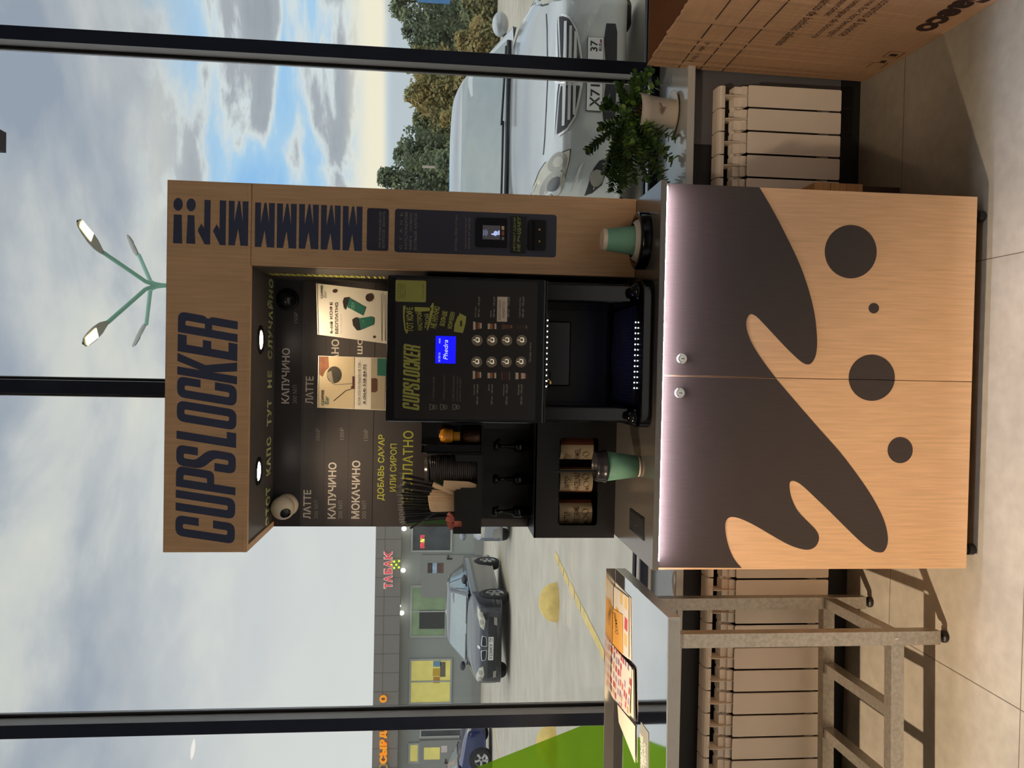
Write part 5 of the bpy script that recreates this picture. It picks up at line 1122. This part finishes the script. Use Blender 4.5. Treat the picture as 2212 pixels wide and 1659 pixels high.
def car(name, label, loc, rz, paint, k=(1, 1, 1), lower=None):
    r = thing(name, loc, label, 'car', rz=rz); sc = lambda s: [tuple(p[i] * k[i] for i in range(3)) for p in s]
    b = loft([sc(body_sec(*s)) for s in BODY], 5, 4); c = loft([sc(cab_sec(*s)) for s in CAB], 5, 4, False)
    bo = b.done('body', paint, r, smooth=True, local=True); ca = c.done('cabin', paint, r, smooth=True, local=True)
    bb, cb_ = BVHTree.FromPolygons(b.v, b.f), BVHTree.FromPolygons(c.v, c.f)
    P = lambda pts: [Vector((a * k[0], z * k[2])) for a, z in pts]
    stick(P(rounded([(-.73, .975), (.73, .975), (.60, 1.352), (-.60, 1.352)], .05)), cb_, 1, .006, 3).done('windscreen', glass_sky_tint, r, smooth=True, local=True)
    stick(P([(-.70, .965), (.70, .965), (.70, .99), (-.70, .99)]), cb_, 1, .009, 2).done('cowl_trim', trim_dark, r, local=True)
    for s in (-1, 1):
        stick([Vector((y * k[1], z * k[2])) for y, z in rounded([(1.62, 1.0), (2.45, 1.0), (2.45, 1.37), (2.05, 1.345)], .02)], cb_, 0, .006, 2, s).done('side_window', glass_sky_tint, r, smooth=True, local=True)
        stick([Vector((y * k[1], z * k[2])) for y, z in rounded([(2.52, 1.0), (3.45, 1.02), (3.25, 1.28), (2.9, 1.35), (2.52, 1.375)], .02)], cb_, 0, .006, 2, s).done('side_window', glass_sky_tint, r, smooth=True, local=True)
        m = G(); n0 = len(m.v); m.ball((0, 0, 0), .1, 16, (1.15, .55, .75)); 
        for i in range(n0, len(m.v)): m.v[i] = m.v[i] + Vector((s * 1.0 * k[0], 1.55 * k[1], 1.03 * k[2]))
        mo = m.done('wing_mirror', paint, r, smooth=True, local=True); G().tube([(s * .84 * k[0], 1.56 * k[1], .97 * k[2]), (s * .96 * k[0], 1.55 * k[1], 1.0 * k[2])], .02).done('mirror_arm', trim_dark, mo, local=True)
        for wy in (.86, 3.56):
            wc = (s * .81 * k[0], wy * k[1], .315)
            w = G().lathe(wc, [(.2, -.1), (.30, -.1), (.315, -.07), (.315, .07), (.30, .1), (.21, .1), (.2, .08)], 32, axis=0, caps=False).done('wheel', tyre, r, smooth=True, local=True)
            q = G().lathe((wc[0] + s * .085, wc[1], wc[2]), [(.215, 0), (.205, .012 * s), (.19, .0), (.19, -.05 * s)], 32, axis=0, caps=False)
            for a in range(5):
                t = a * 2 * math.pi / 5; u = Vector((0, math.cos(t), math.sin(t))); v_ = Vector((0, -u.z, u.y)); c0 = Vector((wc[0] + s * .085, wc[1], wc[2]))
                q.prism([c0 + u * .03 - v_ * .03, c0 + u * .2 - v_ * .035, c0 + u * .2 + v_ * .035, c0 + u * .03 + v_ * .03], (-.02 * s, 0, 0))
            q.done('rim', rim_alloy, w, local=True)
            stick([Vector((wy * k[1] + .36 * math.cos(t), .315 + .36 * math.sin(t))) for t in [i * math.pi / 14 for i in range(-2, 17)]], bb, 0, .004, 1, s).done('wheel_arch', trim_dark, bo, local=True)
    return r, bo, bb, P
def front(parent, bvh, pts, m, name, d=.006, cuts=2, mirror=True):
    out = []
    for s in ((1, -1) if mirror else (1,)): out.append(stick([Vector((a * s, b)) for a, b in pts], bvh, 1, d, cuts).done(name, m, parent, smooth=True, local=True))
    return out
def plate(parent, k, y, z, chunks, region=True):
    p = box('number_plate', (0, 0, 0, 0, 0, 0), plate_w, parent); bpy.data.objects.remove(p)
    p = G().box(-.26 * k, .26 * k, y - .012, y, z - .056, z + .056).done('number_plate', plate_w, parent, local=True, bevel=.004)
    g = G().box(-.262 * k, .262 * k, y - .009, y + .001, z - .058, z + .058).done('plate_holder', plate_k, p, local=True)
    t = T()
    for s, x0, x1, h0, h1 in chunks: t.quad(s, (x0, y - .0135, z + h0), (x1 - x0, 0, 0), (0, 0, h1 - h0), bold=.015)
    t.g.done('lettering', plate_k, p, local=True); return p
# silver sedan just outside, nose to the window
silver = mat('silver_car_paint', S(196, 200, 200), .22, metal=.35, var=.02, coat=.6)
SX, SYY = 2.125, 5.56; SO = Vector((SX, SYY, gz(SYY) + .02))
r, bo, bb, P = car('silver_car', 'silver sedan parked nose-on right outside the window behind the plant', SO, 0, silver)
def sl(x, y): p = aY(x, y, SYY + .06) - SO; return (p.x, p.z)
ZG = zz(960, 0, 3.77)
hl = [sl(*ZG(*p)) for p in ((842, 1285), (1012, 1237), (1005, 1330), (975, 1480), (955, 1610), (900, 1720), (780, 1700), (765, 1590), (785, 1410), (812, 1325))]
lx = [(-a, b) for a, b in hl]
cl_ = (sum(a for a, b in lx) / len(lx), sum(b for a, b in lx) / len(lx))
front(r, bb, [(cl_[0] + (a - cl_[0]) * 1.05, cl_[1] + (b - cl_[1]) * 1.07) for a, b in lx], trim_dark, 'headlight_gap', .004, 3)
front(r, bb, lx, lamp_clear, 'headlight', .008, 3)
for (zx, zy), rad, m2 in (((925, 1318), .075, lamp_dark), ((905, 1480), .095, lamp_dark), ((925, 1318), .04, lamp_clear), ((905, 1480), .05, mat('projector_lens', S(70, 72, 76), .05))):
    a, b = sl(*ZG(zx, zy)); front(r, bb, [(-a + rad * .9 * math.cos(t), b + rad * .8 * math.sin(t)) for t in [i * math.pi / 10 for i in range(20)]], m2, 'headlight_bulb', .010 + .002 * (rad < .06), 1)
gl_ = [sl(*ZG(*p)) for p in ((892, 1128), (915, 770), (925, 690))]; gb_ = [sl(*ZG(*p)) for p in ((1115, 700), (1085, 850), (1055, 980), (985, 1085), (925, 1120))]
half = gl_ + gb_; cx_ = 0.0
half = [(min(a, -.012), b) for a, b in half]
ztg = max(b for a, b in half); zbg = min(b for a, b in half)
og = half + [(-a, b) for a, b in half[::-1]]
front(r, bb, og, mat('bright_trim', S(232, 234, 234), .25, metal=.3), 'grille_frame', .012, 3, False)
def inset(pts, dx, dz, c): return [(c[0] + (a - c[0]) * dx, c[1] + (b - c[1]) * dz) for a, b in pts]
cg = (sum(a for a, b in half) / len(half), sum(b for a, b in half) / len(half))
front(r, bb, inset(half, .86, .80, cg), mat('grille_dark', S(40, 42, 48), .6), 'grille', .016, 3)
for i in range(3):
    z = zbg + (ztg - zbg) * (.33 + .19 * i); xl_ = min(a for a, b in half) * (.66 + .085 * i)
    front(r, bb, [(xl_, z - .009), (-.06, z - .011), (-.06, z + .011), (xl_, z + .009)], mat('silver_trim', S(212, 214, 214), .25, metal=.3), 'grille_slat', .022, 2)
ez = sl(1212, 170)[1]
for rx, m2, d in ((.075, chrome, .022), (.058, trim_dark, .0235)): front(r, bb, [(rx * math.cos(t), ez + rx * .75 * math.sin(t)) for t in [i * math.pi / 12 for i in range(24)]], m2, 'emblem', d, 1, False)
for rx, rz_, zc in ((.05, .034, 0), (.022, .036, .0)):
    g = G(); n = 20; y_ = bb.ray_cast(Vector((0, -3, ez)), Vector((0, 1, 0)))[0].y - .026
    g.grid([[Vector(((rx - k_) * math.cos(t), y_, ez + zc + (rz_ - k_) * math.sin(t))) for t in [i * 2 * math.pi / n for i in range(n + 1)]] for k_ in (0, .009)]); g.done('emblem_mark', chrome, r, local=True)
pz_ = sl(1281, 166)[1]
plate(r, 1, -.012, pz_, (('Х71', -.235, -.075, -.036, .036), ('37', .158, .235, -.012, .04), ('RUS', .165, .218, -.045, -.022)))
for i, c in enumerate((S(230, 230, 230), S(50, 80, 160), S(200, 60, 60))): G().box(.222, .246, -.0255, -.0245, pz_ - .0285 - .0075 * i, pz_ - .022 - .0075 * i).done('plate_flag', mat('flag_%d' % i, c, .6), r, local=True)
lo = [sl(*ZG(*p)) for p in ((1302, 700), (1385, 700), (1375, 1000), (1360, 1065), (1285, 1060), (1275, 940))]; lo = [(min(a, -.01), b) for a, b in lo]
front(r, bb, lo, mat('grille_dark', S(40, 42, 48), .6), 'lower_intake', .007, 2)
fg = [sl(*ZG(*p)) for p in ((1318, 1300), (1315, 1400), (1290, 1500), (1225, 1550), (1165, 1565), (1185, 1470), (1210, 1380), (1255, 1320))]
front(r, bb, fg, trim_dark, 'fog_light_recess', .007, 2)
a, b = sl(*ZG(1240, 1450)); front(r, bb, [(a + .055 * math.cos(t), b + .05 * math.sin(t)) for t in [i * math.pi / 8 for i in range(16)]], lamp_dark, 'fog_light', .012, 1)
st2 = [sl(*ZG(*p)) for p in ((1135, 1318), (1120, 1345), (1050, 1590), (1025, 1600), (1060, 1470), (1095, 1360))]; front(r, bb, st2, mat('silver_trim', S(212, 214, 214), .25, metal=.3), 'bumper_strip', .010, 1)
def hood_line(pts, w=.006, d=.004):
    g = G()
    for s in (1, -1):
        for (a, b), (c, e) in zip(pts, pts[1:]):
            q = stick([Vector((a * s, b)), Vector((c * s, e)), Vector((c * s, e + w)), Vector((a * s, b + w))] if axis_y else [], bb, 1, d, 1); g.add(q.v, q.f)
    return g
axis_y = True
z_h = sl(1183, 250)[1]
hood_line([(0, sl(1188, 150)[1]), (.40, sl(1183, 300)[1]), (.52, sl(1181, 338)[1])]).done('bonnet_gap', trim_dark, r, local=True)
for x0_, x1_, y0_ in ((.66, -.02, 1.19), (.02, -.62, 1.2)):
    zc_ = lambda x: .995 + .02 * (1 - (x / .8) ** 2)
    w = G().tube([(x0_, y0_, zc_(x0_)), ((x0_ + x1_) / 2, y0_ - .03, zc_((x0_ + x1_) / 2) + .005), (x1_, y0_ - .01, zc_(x1_) + .015)], .010, 6).done('wiper', trim_dark, r, local=True)
G().tube([(x, 1.13 + .05 * abs(x), .985) for x in (-.7, -.35, 0, .35, .7)], .014, 6).done('wiper_linkage', trim_dark, r, local=True)
# dark sedan with split grille, further off
dark_paint = mat('graphite_car_paint', S(60, 63, 70), .2, metal=.4, coat=.7)
po = aY(1055, 1400, 16.95); DO = Vector((po.x, 16.95, gz(16.95)))
r, bo, bb, P = car('dark_car', 'dark grey sedan with twin round-cornered grilles parked in front of the shop row', DO, -.03, dark_paint, (1.05, 1.02, .96))
for s in (1, -1):
    front(r, bb, [(s * a, z) for a, z in rounded([(.03, .52), (.26, .54), (.29, .64), (.05, .66)], .04)], mat('silver_trim', S(212, 214, 214), .25, metal=.3), 'grille_frame', .012, 1, False)
    front(r, bb, [(s * a, z) for a, z in rounded([(.045, .535), (.25, .552), (.272, .628), (.065, .645)], .035)], mat('grille_dark', S(40, 42, 48), .6), 'grille', .018, 1, False)
front(r, bb, [(.40, .60), (.60, .57), (.86, .66), (.90, .74), (.66, .735), (.46, .68)], lamp_clear, 'headlight', .010, 2)
for a in (.56, .72): front(r, bb, [(a + .05 * math.cos(t), .655 + .045 * math.sin(t)) for t in [i * math.pi / 6 for i in range(12)]], lamp_dark, 'headlight_bulb', .014, 1)
front(r, bb, [(-.80, .24), (.80, .24), (.86, .50), (.30, .50), (.28, .38), (-.28, .38), (-.30, .50), (-.86, .50)], trim_dark, 'front_bumper', .006, 2, False)
front(r, bb, [(.50, .31), (.66, .31), (.68, .38), (.52, .38)], lamp_dark, 'fog_light', .012, 1)
plate(r, 1, -.02, .44, (('Х230КУ', -.24, .11, -.035, .035), ('790', .14, .24, -.008, .04), ('RUS', .155, .225, -.04, -.02)))
front(r, bb, [(.035 * math.cos(t), .70 + .03 * math.sin(t)) for t in [i * math.pi / 6 for i in range(12)]], plate_w, 'emblem', .012, 1, False)
# second grey car, mostly behind the kiosk
q = aY(1060, 1176, 17.2); GO = Vector((q.x + .86, 17.2, gz(17.2)))
r, bo, bb, P = car('grey_car', 'grey car half hidden behind the kiosk, beside the dark sedan', GO, .0, mat('grey_blue_car_paint', S(150, 156, 166), .22, metal=.35, coat=.6))
front(r, bb, [(.44, .60), (.80, .62), (.87, .78), (.72, .80), (.52, .70)], lamp_clear, 'headlight', .010, 2); front(r, bb, [(.50, .27), (.72, .28), (.76, .40), (.56, .42)], lamp_dark, 'fog_light', .010, 1); front(r, bb, [(-.45, .28), (.45, .28), (.42, .42), (-.42, .42)], trim_dark, 'lower_intake', .008, 1, False)
# blue car at the far left, white car at the far right
q = aG(1063, 1640); BO = Vector((q.x + .86, q.y + .88, gz(q.y)))
r, bo, bb, P = car('blue_car', 'dark blue car seen side-on beyond the left window pane', BO, math.pi / 2, mat('blue_car_paint', S(40, 50, 96), .2, metal=.3, coat=.7), (1, 1, 1))
front(r, bb, [(.44, .60), (.80, .62), (.87, .74), (.72, .75), (.52, .68)], lamp_clear, 'headlight', .010, 2)
WO_ = Vector((9.15, 12.9, gz(12.9)))
r, bo, bb, P = car('white_car', 'white car with a red lamp at the far right of the car park', WO_, 0, mat('white_car_paint', S(226, 222, 216), .25, coat=.5))
front(r, bb, [(.5, .56), (.84, .56), (.88, .72), (.55, .70)], red_l, 'lamp', .010, 2)

# ------------------------------------------------------------------ shop row
BYF = 30.0
sh = thing('shop_row', (-9, BYF, gz(BYF)), 'low grey row of small shops with lit signs across the car park', 'building')
zc1 = aY(806, 1500, BYF - .5).z; zc0 = aY(861, 1500, BYF - .5).z; zg = gz(BYF) - .02
g = G().box(-20, -3.2, BYF, BYF + 8, zg, zc1 - .3); wall_o = g.done('wall', mat('grey_siding', S(158, 162, 158), .6, var=.04, vs=.6), sh)
G().box(-20, -3.1, BYF - .5, BYF + .2, zc0, zc1).done('fascia', mat('fascia_panels', S(140, 134, 128), .55, var=.03), sh)
g = G()
for i in range(24): x = -19.4 + i * .72; g.box(x, x + .012, BYF - .507, BYF - .5, zc0, zc1)
g.box(-20, -3.1, BYF - .507, BYF - .5, (zc0 * .62 + zc1 * .38) - .008 + .25, (zc0 * .62 + zc1 * .38) + .25); g.done('panel_joint', mat('joint_dark', S(104, 100, 96), .6), sh)
G().box(-20, -3.2, BYF - .12, BYF, zg, aY(1020, 1500, BYF).z).done('plinth', mat('plinth_grey', S(150, 150, 146), .7), sh)
fr_m = mat('white_window_frame', S(176, 178, 174), .5); 
def opening(x0, x1, y0, y1, pane_m, bars=(), name='window', fm=fr_m, fw=.07):
    ym = (y0 + y1) / 2; xm_ = (x0 + x1) / 2; a, b = aY(xm_, y0, BYF).x, aY(xm_, y1, BYF).x; zt, zb_ = aY(x0, ym, BYF).z, aY(x1, ym, BYF).z
    g = G().box(a, b, BYF - .06, BYF, zt - fw, zt).box(a, b, BYF - .06, BYF, zb_, zb_ + fw).box(a, a + fw, BYF - .06, BYF, zb_ + fw, zt - fw).box(b - fw, b, BYF - .06, BYF, zb_ + fw, zt - fw)
    for t in bars: x = a + (b - a) * t; g.box(x - fw * .4, x + fw * .4, BYF - .05, BYF, zb_ + fw, zt - fw)
    w = g.done(name, fm, sh); box('pane', (a + fw, b - fw, BYF - .025, BYF - .004, zb_ + fw, zt - fw), pane_m, w); return w, a, b, zb_, zt
lit_y = mat('lit_yellow_pane', S(200, 190, 110), .3, var=.15, vs=2, emit=S(220, 205, 110), es=.35); dim_g = mat('dim_green_pane', S(120, 140, 112), .15, var=.3, vs=1.4, emit=S(140, 160, 120), es=.18); dark_p = mat('dark_shop_pane', S(70, 76, 78), .1, var=.4, vs=1.5)
w, a, b, z0, z1 = opening(888, 977, 1192, 1128, dark_p)
led_r = emat('led_red', (1, .05, .06, 1), 2.5); led_y = emat('led_yellow', (1, .8, .1, 1), 2.5)
t = T(); Yl = BYF - .03
def btext(s, x0, x1, y0, y1, Y, m, parent, name='lettering', th=0, **k):
    t = T(); t.y(s, x0, x1, y0, y1, Y, **k); o = t.done(m, parent, name)
    if th: md = o.modifiers.new('depth', 'SOLIDIFY'); md.thickness = th; md.offset = 0
    return o
btext('ОТК', 908, 917, 1184, 1172, Yl, led_r, w, bold=.02); btext('РЫ', 908, 917, 1171, 1164.5, Yl, led_y, w, bold=.02); btext('ТО', 908, 917, 1163.5, 1156, Yl, led_r, w, bold=.02)
w, a, b, z0, z1 = opening(886, 966, 1376, 1264, dim_g, (.5,))
for x0_, x1_, y0_, y1_, m in ((910, 934, 1287, 1266, mat('shop_dark_item', S(70, 72, 70), .6)), (940, 960, 1290, 1266, mat('shop_sign_white', S(206, 220, 210), .6)), (906, 960, 1358, 1318, mat('shop_dark_item', S(70, 72, 70), .6))): 
    A = aY(x1_, y0_, BYF - .028); B_ = aY(x0_, y1_, BYF - .028); box('window_display', (A.x, B_.x, BYF - .032, BYF - .026, A.z, B_.z), m, w)
w, a, b, z0, z1 = opening(884, 976, 1520, 1422, lit_y, (.5,))
for i, (x0_, x1_, y0_, y1_, c) in enumerate(((935, 950, 1460, 1444, S(214, 178, 70)), (936, 952, 1440, 1428, S(120, 160, 190)), (951, 962, 1462, 1430, S(120, 112, 96)), (936, 950, 1475, 1462, S(200, 150, 70)))):
    A = aY(x1_, y0_, BYF - .028); B_ = aY(x0_, y1_, BYF - .028); box('window_display', (A.x, B_.x, BYF - .032, BYF - .026, A.z, B_.z), mat('display_%d' % i, c, .6), w)
w, a, b, z0, z1 = opening(906, 1012, 1592, 1572, dark_p)
w, a, b, z0, z1 = opening(882, 906, 1648, 1604, lit_y)
grey_d = mat('grey_door_leaf', S(148, 150, 146), .5, var=.03)
def bdoor(x0, x1, y0, y1, hx, hy):
    ym = (y0 + y1) / 2; xm_ = (x0 + x1) / 2; a, b = aY(xm_, y0, BYF).x, aY(xm_, y1, BYF).x; zt, zb_ = aY(x0, ym, BYF).z, aY(x1, ym, BYF).z
    d = box('door', (a, b, BYF - .07, BYF, zb_, zt), grey_d, sh, bevel=.02); p = aY(hx, hy, BYF - .08); G().box(p.x - .02, p.x + .14, BYF - .12, BYF - .071, p.z - .02, p.z + .02).box(p.x - .03, p.x + .02, BYF - .09, BYF - .071, p.z - .16, p.z + .05).done('handle', trim_dark, d); return d
d = bdoor(910, 1026, 1290, 1198, 968, 1207)
for x0_, x1_, c in ((924, 934, S(84, 74, 70)), (934, 944, S(170, 196, 220)), (944, 958, S(110, 84, 74))):
    A = aY(x1_, 1238, BYF - .072); B_ = aY(x0_, 1216, BYF - .072); box('door_notice', (A.x, B_.x, BYF - .078, BYF - .071, A.z, B_.z), mat('notice_%d' % x0_, c, .6, var=.3, vs=6), d)
d = bdoor(905, 1018, 1656, 1597, 963, 1648)
A = aY(950, 1640, BYF - .072); B_ = aY(916, 1615, BYF - .072); box('door_pane', (A.x, B_.x, BYF - .078, BYF - .071, A.z, B_.z), lit_y, d)
A = aY(966, 1625, BYF - .072); B_ = aY(953, 1611, BYF - .072); box('warning_sign', (A.x, B_.x, BYF - .078, BYF - .071, A.z, B_.z), mat('pale_sign', S(222, 206, 206), .6), d)
sgr = mat('red_sign_letter', S(226, 70, 72), .4, emit=S(230, 60, 66), es=.35); sgw = mat('white_sign_rim', S(240, 224, 224), .4, emit=S(250, 230, 230), es=.3); sgo = mat('orange_sign_letter', S(244, 160, 44), .4, emit=S(250, 160, 40), es=.4)
for i, (ch, l, r2) in enumerate((('Т', 1271.5, 1259), ('А', 1258, 1243), ('Б', 1240, 1227), ('А', 1225.5, 1210), ('К', 1208, 1190.5))):
    o = btext(ch, 829, 848, l, r2, BYF - .56, sgw, sh, 'sign_letter_rim', .06, bold=.05); btext(ch, 830.5, 846.5, l - 1, r2 + 1, BYF - .60, sgr, o, 'sign_letter', .03, bold=.015)
for ch, l, r2 in (('С', 1649, 1632), ('Ы', 1631, 1611), ('Р', 1609, 1601), ('Д', 1602 - 0, 1588), ('А', 1587, 1574), ('О', 1517, 1502)):
    if ch == 'Р': l, r2 = 1611 - 1, 1604 - 6
    if ch == 'Ы': l, r2 = 1631, 1613
    if ch == 'Д': l, r2 = 1594, 1580
    if ch == 'А': l, r2 = 1579, 1566
    btext(ch, 820, 836, l, r2, BYF - .56, sgo, sh, 'orange_sign_letter', .08, bold=.05)
p = aY(828, 1658, BYF - .56); G().lathe((p.x, BYF - .6, p.z), [(.17, 0), (.17, .06), (.1, .06), (.1, 0)], 24, axis=1, caps=False).done('sign_ring', mat('cheese_ring', S(226, 200, 150), .5), sh)
bulb_m = emat('shop_lamp_glow', (1, .96, .86, 1), 9)
for x, y in ((873, 1142), (871, 1232), (868, 1324), (863, 1309)): 
    p = aY(x, y, BYF - .3); G().ball(p, .085 if x != 863 else .05, 12).done('wall_lamp', bulb_m, sh, smooth=True)
p = aY(856, 1220, BYF - .56)
g = G()
for a, b in ((0, 0), (.12, .08), (-.12, .08), (.0, .18), (.14, -.1), (-.1, -.1)): g.ball(p + Vector((a, 0, b)), .04, 8)
g.done('green_led_cross', emat('led_green', (.6, .9, .05, 1), 1.6), sh)

# ------------------------------------------------------------------ street lamp
SY0 = 18.0; J = aY(330, 616, SY0); mint = mat('mint_lamp_paint', S(126, 176, 156), .5)
sl_ = thing('street_lamp', (J.x, SY0, gz(SY0)), 'tall green street lamp with four heads, two of them lit, rising above the kiosk', 'street lamp')
G().tube([(J.x, SY0, gz(SY0)), (J.x, SY0, J.z - .35)], [.09, .07], 16).done('pole', mint, sl_, smooth=True)
hd_g = mat('lamp_head_grey', S(150, 150, 142), .5)
for (hx, hy, Yh), lit in (((222, 545, 17.1), 1), ((232, 697, 17.1), 1), ((300, 551, 19.6), 0), ((316, 700, 19.6), 0)):
    e = aY(hx, hy, Yh); b0 = Vector((J.x, SY0, J.z - .4)); k = Vector((J.x + (e.x - J.x) * .12, SY0 + (Yh - SY0) * .12, J.z + .12))
    path = [b0 * (1 - t) ** 2 + Vector((J.x, SY0, J.z - .02)) * 2 * t * (1 - t) + k * t * t for t in [i / 6 for i in range(7)]] + [e]
    a_ = G().tube(path, .045, 10).done('arm', mint, sl_, smooth=True)
    tip = aY(*{(222, 545): (168, 477), (232, 697): (180, 742), (300, 551): (276, 512), (316, 700): (288, 746)}[(hx, hy)], Yh + (-.75 if lit else .75)); d = tip - e; L_ = d.length; u = d.normalized(); s_v = u.cross(Vector((0, 0, 1))).normalized(); n_ = s_v.cross(u).normalized()
    pr = [(0, .05), (.06, .07), (.25, .13), (.5, .155), (.8, .14), (.95, .10), (1, .03)]
    g = G(); rows = []
    for t_, w_h in pr:
        c = e + d * t_; th_ = .055 * (1 - abs(t_ - .35) * .9); rows.append([c - s_v * w_h, c - s_v * w_h * .8 + n_ * th_, c + n_ * th_ * 1.2, c + s_v * w_h * .8 + n_ * th_, c + s_v * w_h, c + s_v * w_h * .8 - n_ * th_ * .3, c - n_ * th_ * .35, c - s_v * w_h * .8 - n_ * th_ * .3, c - s_v * w_h])
    h_ = g.grid(rows).done('lamp_head', hd_g, sl_, smooth=True)
    q = [e + d * t_ + s_v * w - n_ * .03 for t_, w in ((.48, -.11), (.92, -.09), (.92, .09), (.48, .11))]
    meshobj('lamp_glass', q, [(0, 1, 2, 3)], emat('street_lamp_lit', (1, .82, .45, 1), 7) if lit else mat('lamp_unlit', S(170, 165, 155), .3), h_)

# ------------------------------------------------------------------ trees and roadside
def tree(name, label, x, ytop, ybase_px, xw, Y, cols, seed, trunk=True, dens=1.0):
    random.seed(seed); top = aY(ytop, x, Y).z; z0 = gz(Y); w = xw * Y / F; px = aY(950, x, Y).x; hgt = top - z0
    t = thing(name, (px, Y, z0), label, 'tree' if 'tree' in name else 'shrub', 'trees beyond the car park' if 'tree' in name else 'shrubs along the road')
    if trunk: G().tube([(px, Y, z0), (px + .1, Y, z0 + hgt * .5), (px, Y, z0 + hgt * .85)], [.11, .08, .03], 8).done('trunk', mat('tree_bark', S(86, 78, 66), .9, var=.2), t)
    gs = [G() for _ in cols]; cz0 = z0 + hgt * (.12 if trunk else .02)
    for b in range(int(26 * dens)):
        u = random.random(); zc_ = cz0 + (hgt * .98 - (cz0 - z0)) * u; rr = w / 2 * math.sqrt(max(.05, 1 - (u * 1.0 - .32) ** 2 / .56)) if u > .32 else w / 2 * (.75 + .6 * u)
        a = random.random() * 6.28; rad = rr * math.sqrt(random.random()) * .85; c = Vector((px + rad * math.cos(a), Y + rad * math.sin(a) * .8, zc_)); br = w * (.22 if u < .8 else .12)
        g = gs[min(len(gs) - 1, int(random.random() * len(gs)))]
        for _ in range(95):
            d = Vector((random.gauss(0, 1), random.gauss(0, 1), random.gauss(0, .9))).normalized(); p = c + d * br * random.uniform(.5, 1.15); s = random.uniform(.05, .12) * max(1, w / 2.2); p.z = min(max(p.z, z0 + .02), top)
            e1 = Vector((random.gauss(0, 1), random.gauss(0, 1), random.gauss(0, 1))).normalized() * s; e2 = e1.orthogonal().normalized() * s * .7; g.add([p - e1, p + e2, p + e1, p - e2], [(0, 1, 2, 3)])
    for g, c in zip(gs, cols):
        if g.v: g.done('foliage', c, t)
    return t
lg1, lg2, lg3, lg4 = mat('leaf_dull_green', S(124, 134, 98), .9, var=.15, vs=1.2), mat('leaf_olive', S(144, 140, 92), .9, var=.15, vs=1.2), mat('leaf_dark_green', S(106, 118, 92), .9, var=.15, vs=1.2), mat('leaf_ochre', S(168, 150, 96), .9, var=.12, vs=1.2)
TR = [('birch_tree', 'tall dull green tree just right of the kiosk, crown above the haze', 385, 818, 120, 31, (lg1, lg3)), ('birch_tree', 'green tree behind the silver car roof, second from the kiosk', 328, 852, 110, 33, (lg1, lg3)), ('maple_tree', 'olive tree left of the right mullion behind the silver car', 262, 893, 100, 35.5, (lg2, lg1)),
      ('maple_tree', 'yellowing tree at the left edge of the right mullion', 205, 868, 100, 31, (lg2, lg4)), ('maple_tree', 'ochre tree seen just right of the right mullion', 142, 880, 90, 33, (lg4, lg2)), ('birch_tree', 'dark green tree in the rightmost pane, middle of three', 78, 868, 100, 36, (lg3, lg1)), ('birch_tree', 'tall green tree at the right edge of the view', 8, 838, 110, 32, (lg1, lg3)),
      ('distant_tree', 'distant dark tree behind the tree beside the kiosk', 410, 893, 84, 49, (lg3, lg1)), ('distant_tree', 'distant dark tree between the kiosk-side tree and the olive one', 298, 900, 96, 45, (lg3, lg1)), ('distant_tree', 'distant dark tree behind the yellowing tree', 190, 902, 96, 50, (lg3, lg2)), ('distant_tree', 'distant dark tree just right of the right mullion', 85, 898, 96, 46, (lg3, lg1)), ('distant_tree', 'distant dark tree at the right edge of the view', -20, 896, 104, 47, (lg3, lg1))]
for i, (n, l, x, yt, xw, Y, c) in enumerate(TR): tree(n, l, x, yt, 0, xw, Y, c, 40 + i, dens=2.2 if 'distant' in n else 1.7)
for i, (x, yt, xw, Y, c, l) in enumerate(((250, 950, 70, 25.0, (lg4, lg2), 'bright yellow bush behind the silver car roof'), (168, 985, 74, 28, (lg2, lg4), 'tawny bush behind the right mullion'), (85, 985, 80, 26, (lg2, lg4), 'tawny roadside bush seen beside the wing mirror'), (0, 990, 84, 28, (lg2, lg1), 'tawny roadside bush at the right edge'), (345, 940, 104, 27.5, (lg3, lg1), 'dark green bush beyond the silver car near the kiosk'))):
    tree('roadside_bush', l, x, yt, 0, xw, Y, c, 70 + i, False, 1.4)
p = aY(980, 363, 29.5); q = aY(912, 361, 29.5); o = G().tube([(p.x, 29.5, gz(29.5)), (p.x, 29.5, q.z)], .05, 10).done('lamp_post', mat('pale_post', S(196, 186, 172), .6), None); tag(o, 'thin pale post among the trees near the kiosk', 'post')
p, q = aY(972, 8, 30), aY(903, -60, 30); bs_ = thing('road_sign', ((p.x + q.x) / 2, 30, gz(30)), 'blue road sign at the top right among the trees', 'sign'); box('sign_board', (p.x, q.x, 30, 30.06, p.z, q.z), mat('sign_blue', S(84, 140, 200), .5), bs_); G().tube([((p.x + q.x) / 2, 30.1, gz(30)), ((p.x + q.x) / 2, 30.1, q.z)], .05).done('post', galv, bs_)
kb = [aG(1064, y) for y in (-60, 125)]; o = struct(G().prism([kb[0], kb[1], kb[1] + Vector((0, .25, 0)), kb[0] + Vector((0, .25, 0))], (0, 0, .08)).done('kerb', mat('pale_kerb', S(206, 200, 184), .8))); o['label'] = 'pale kerb along the road edge'
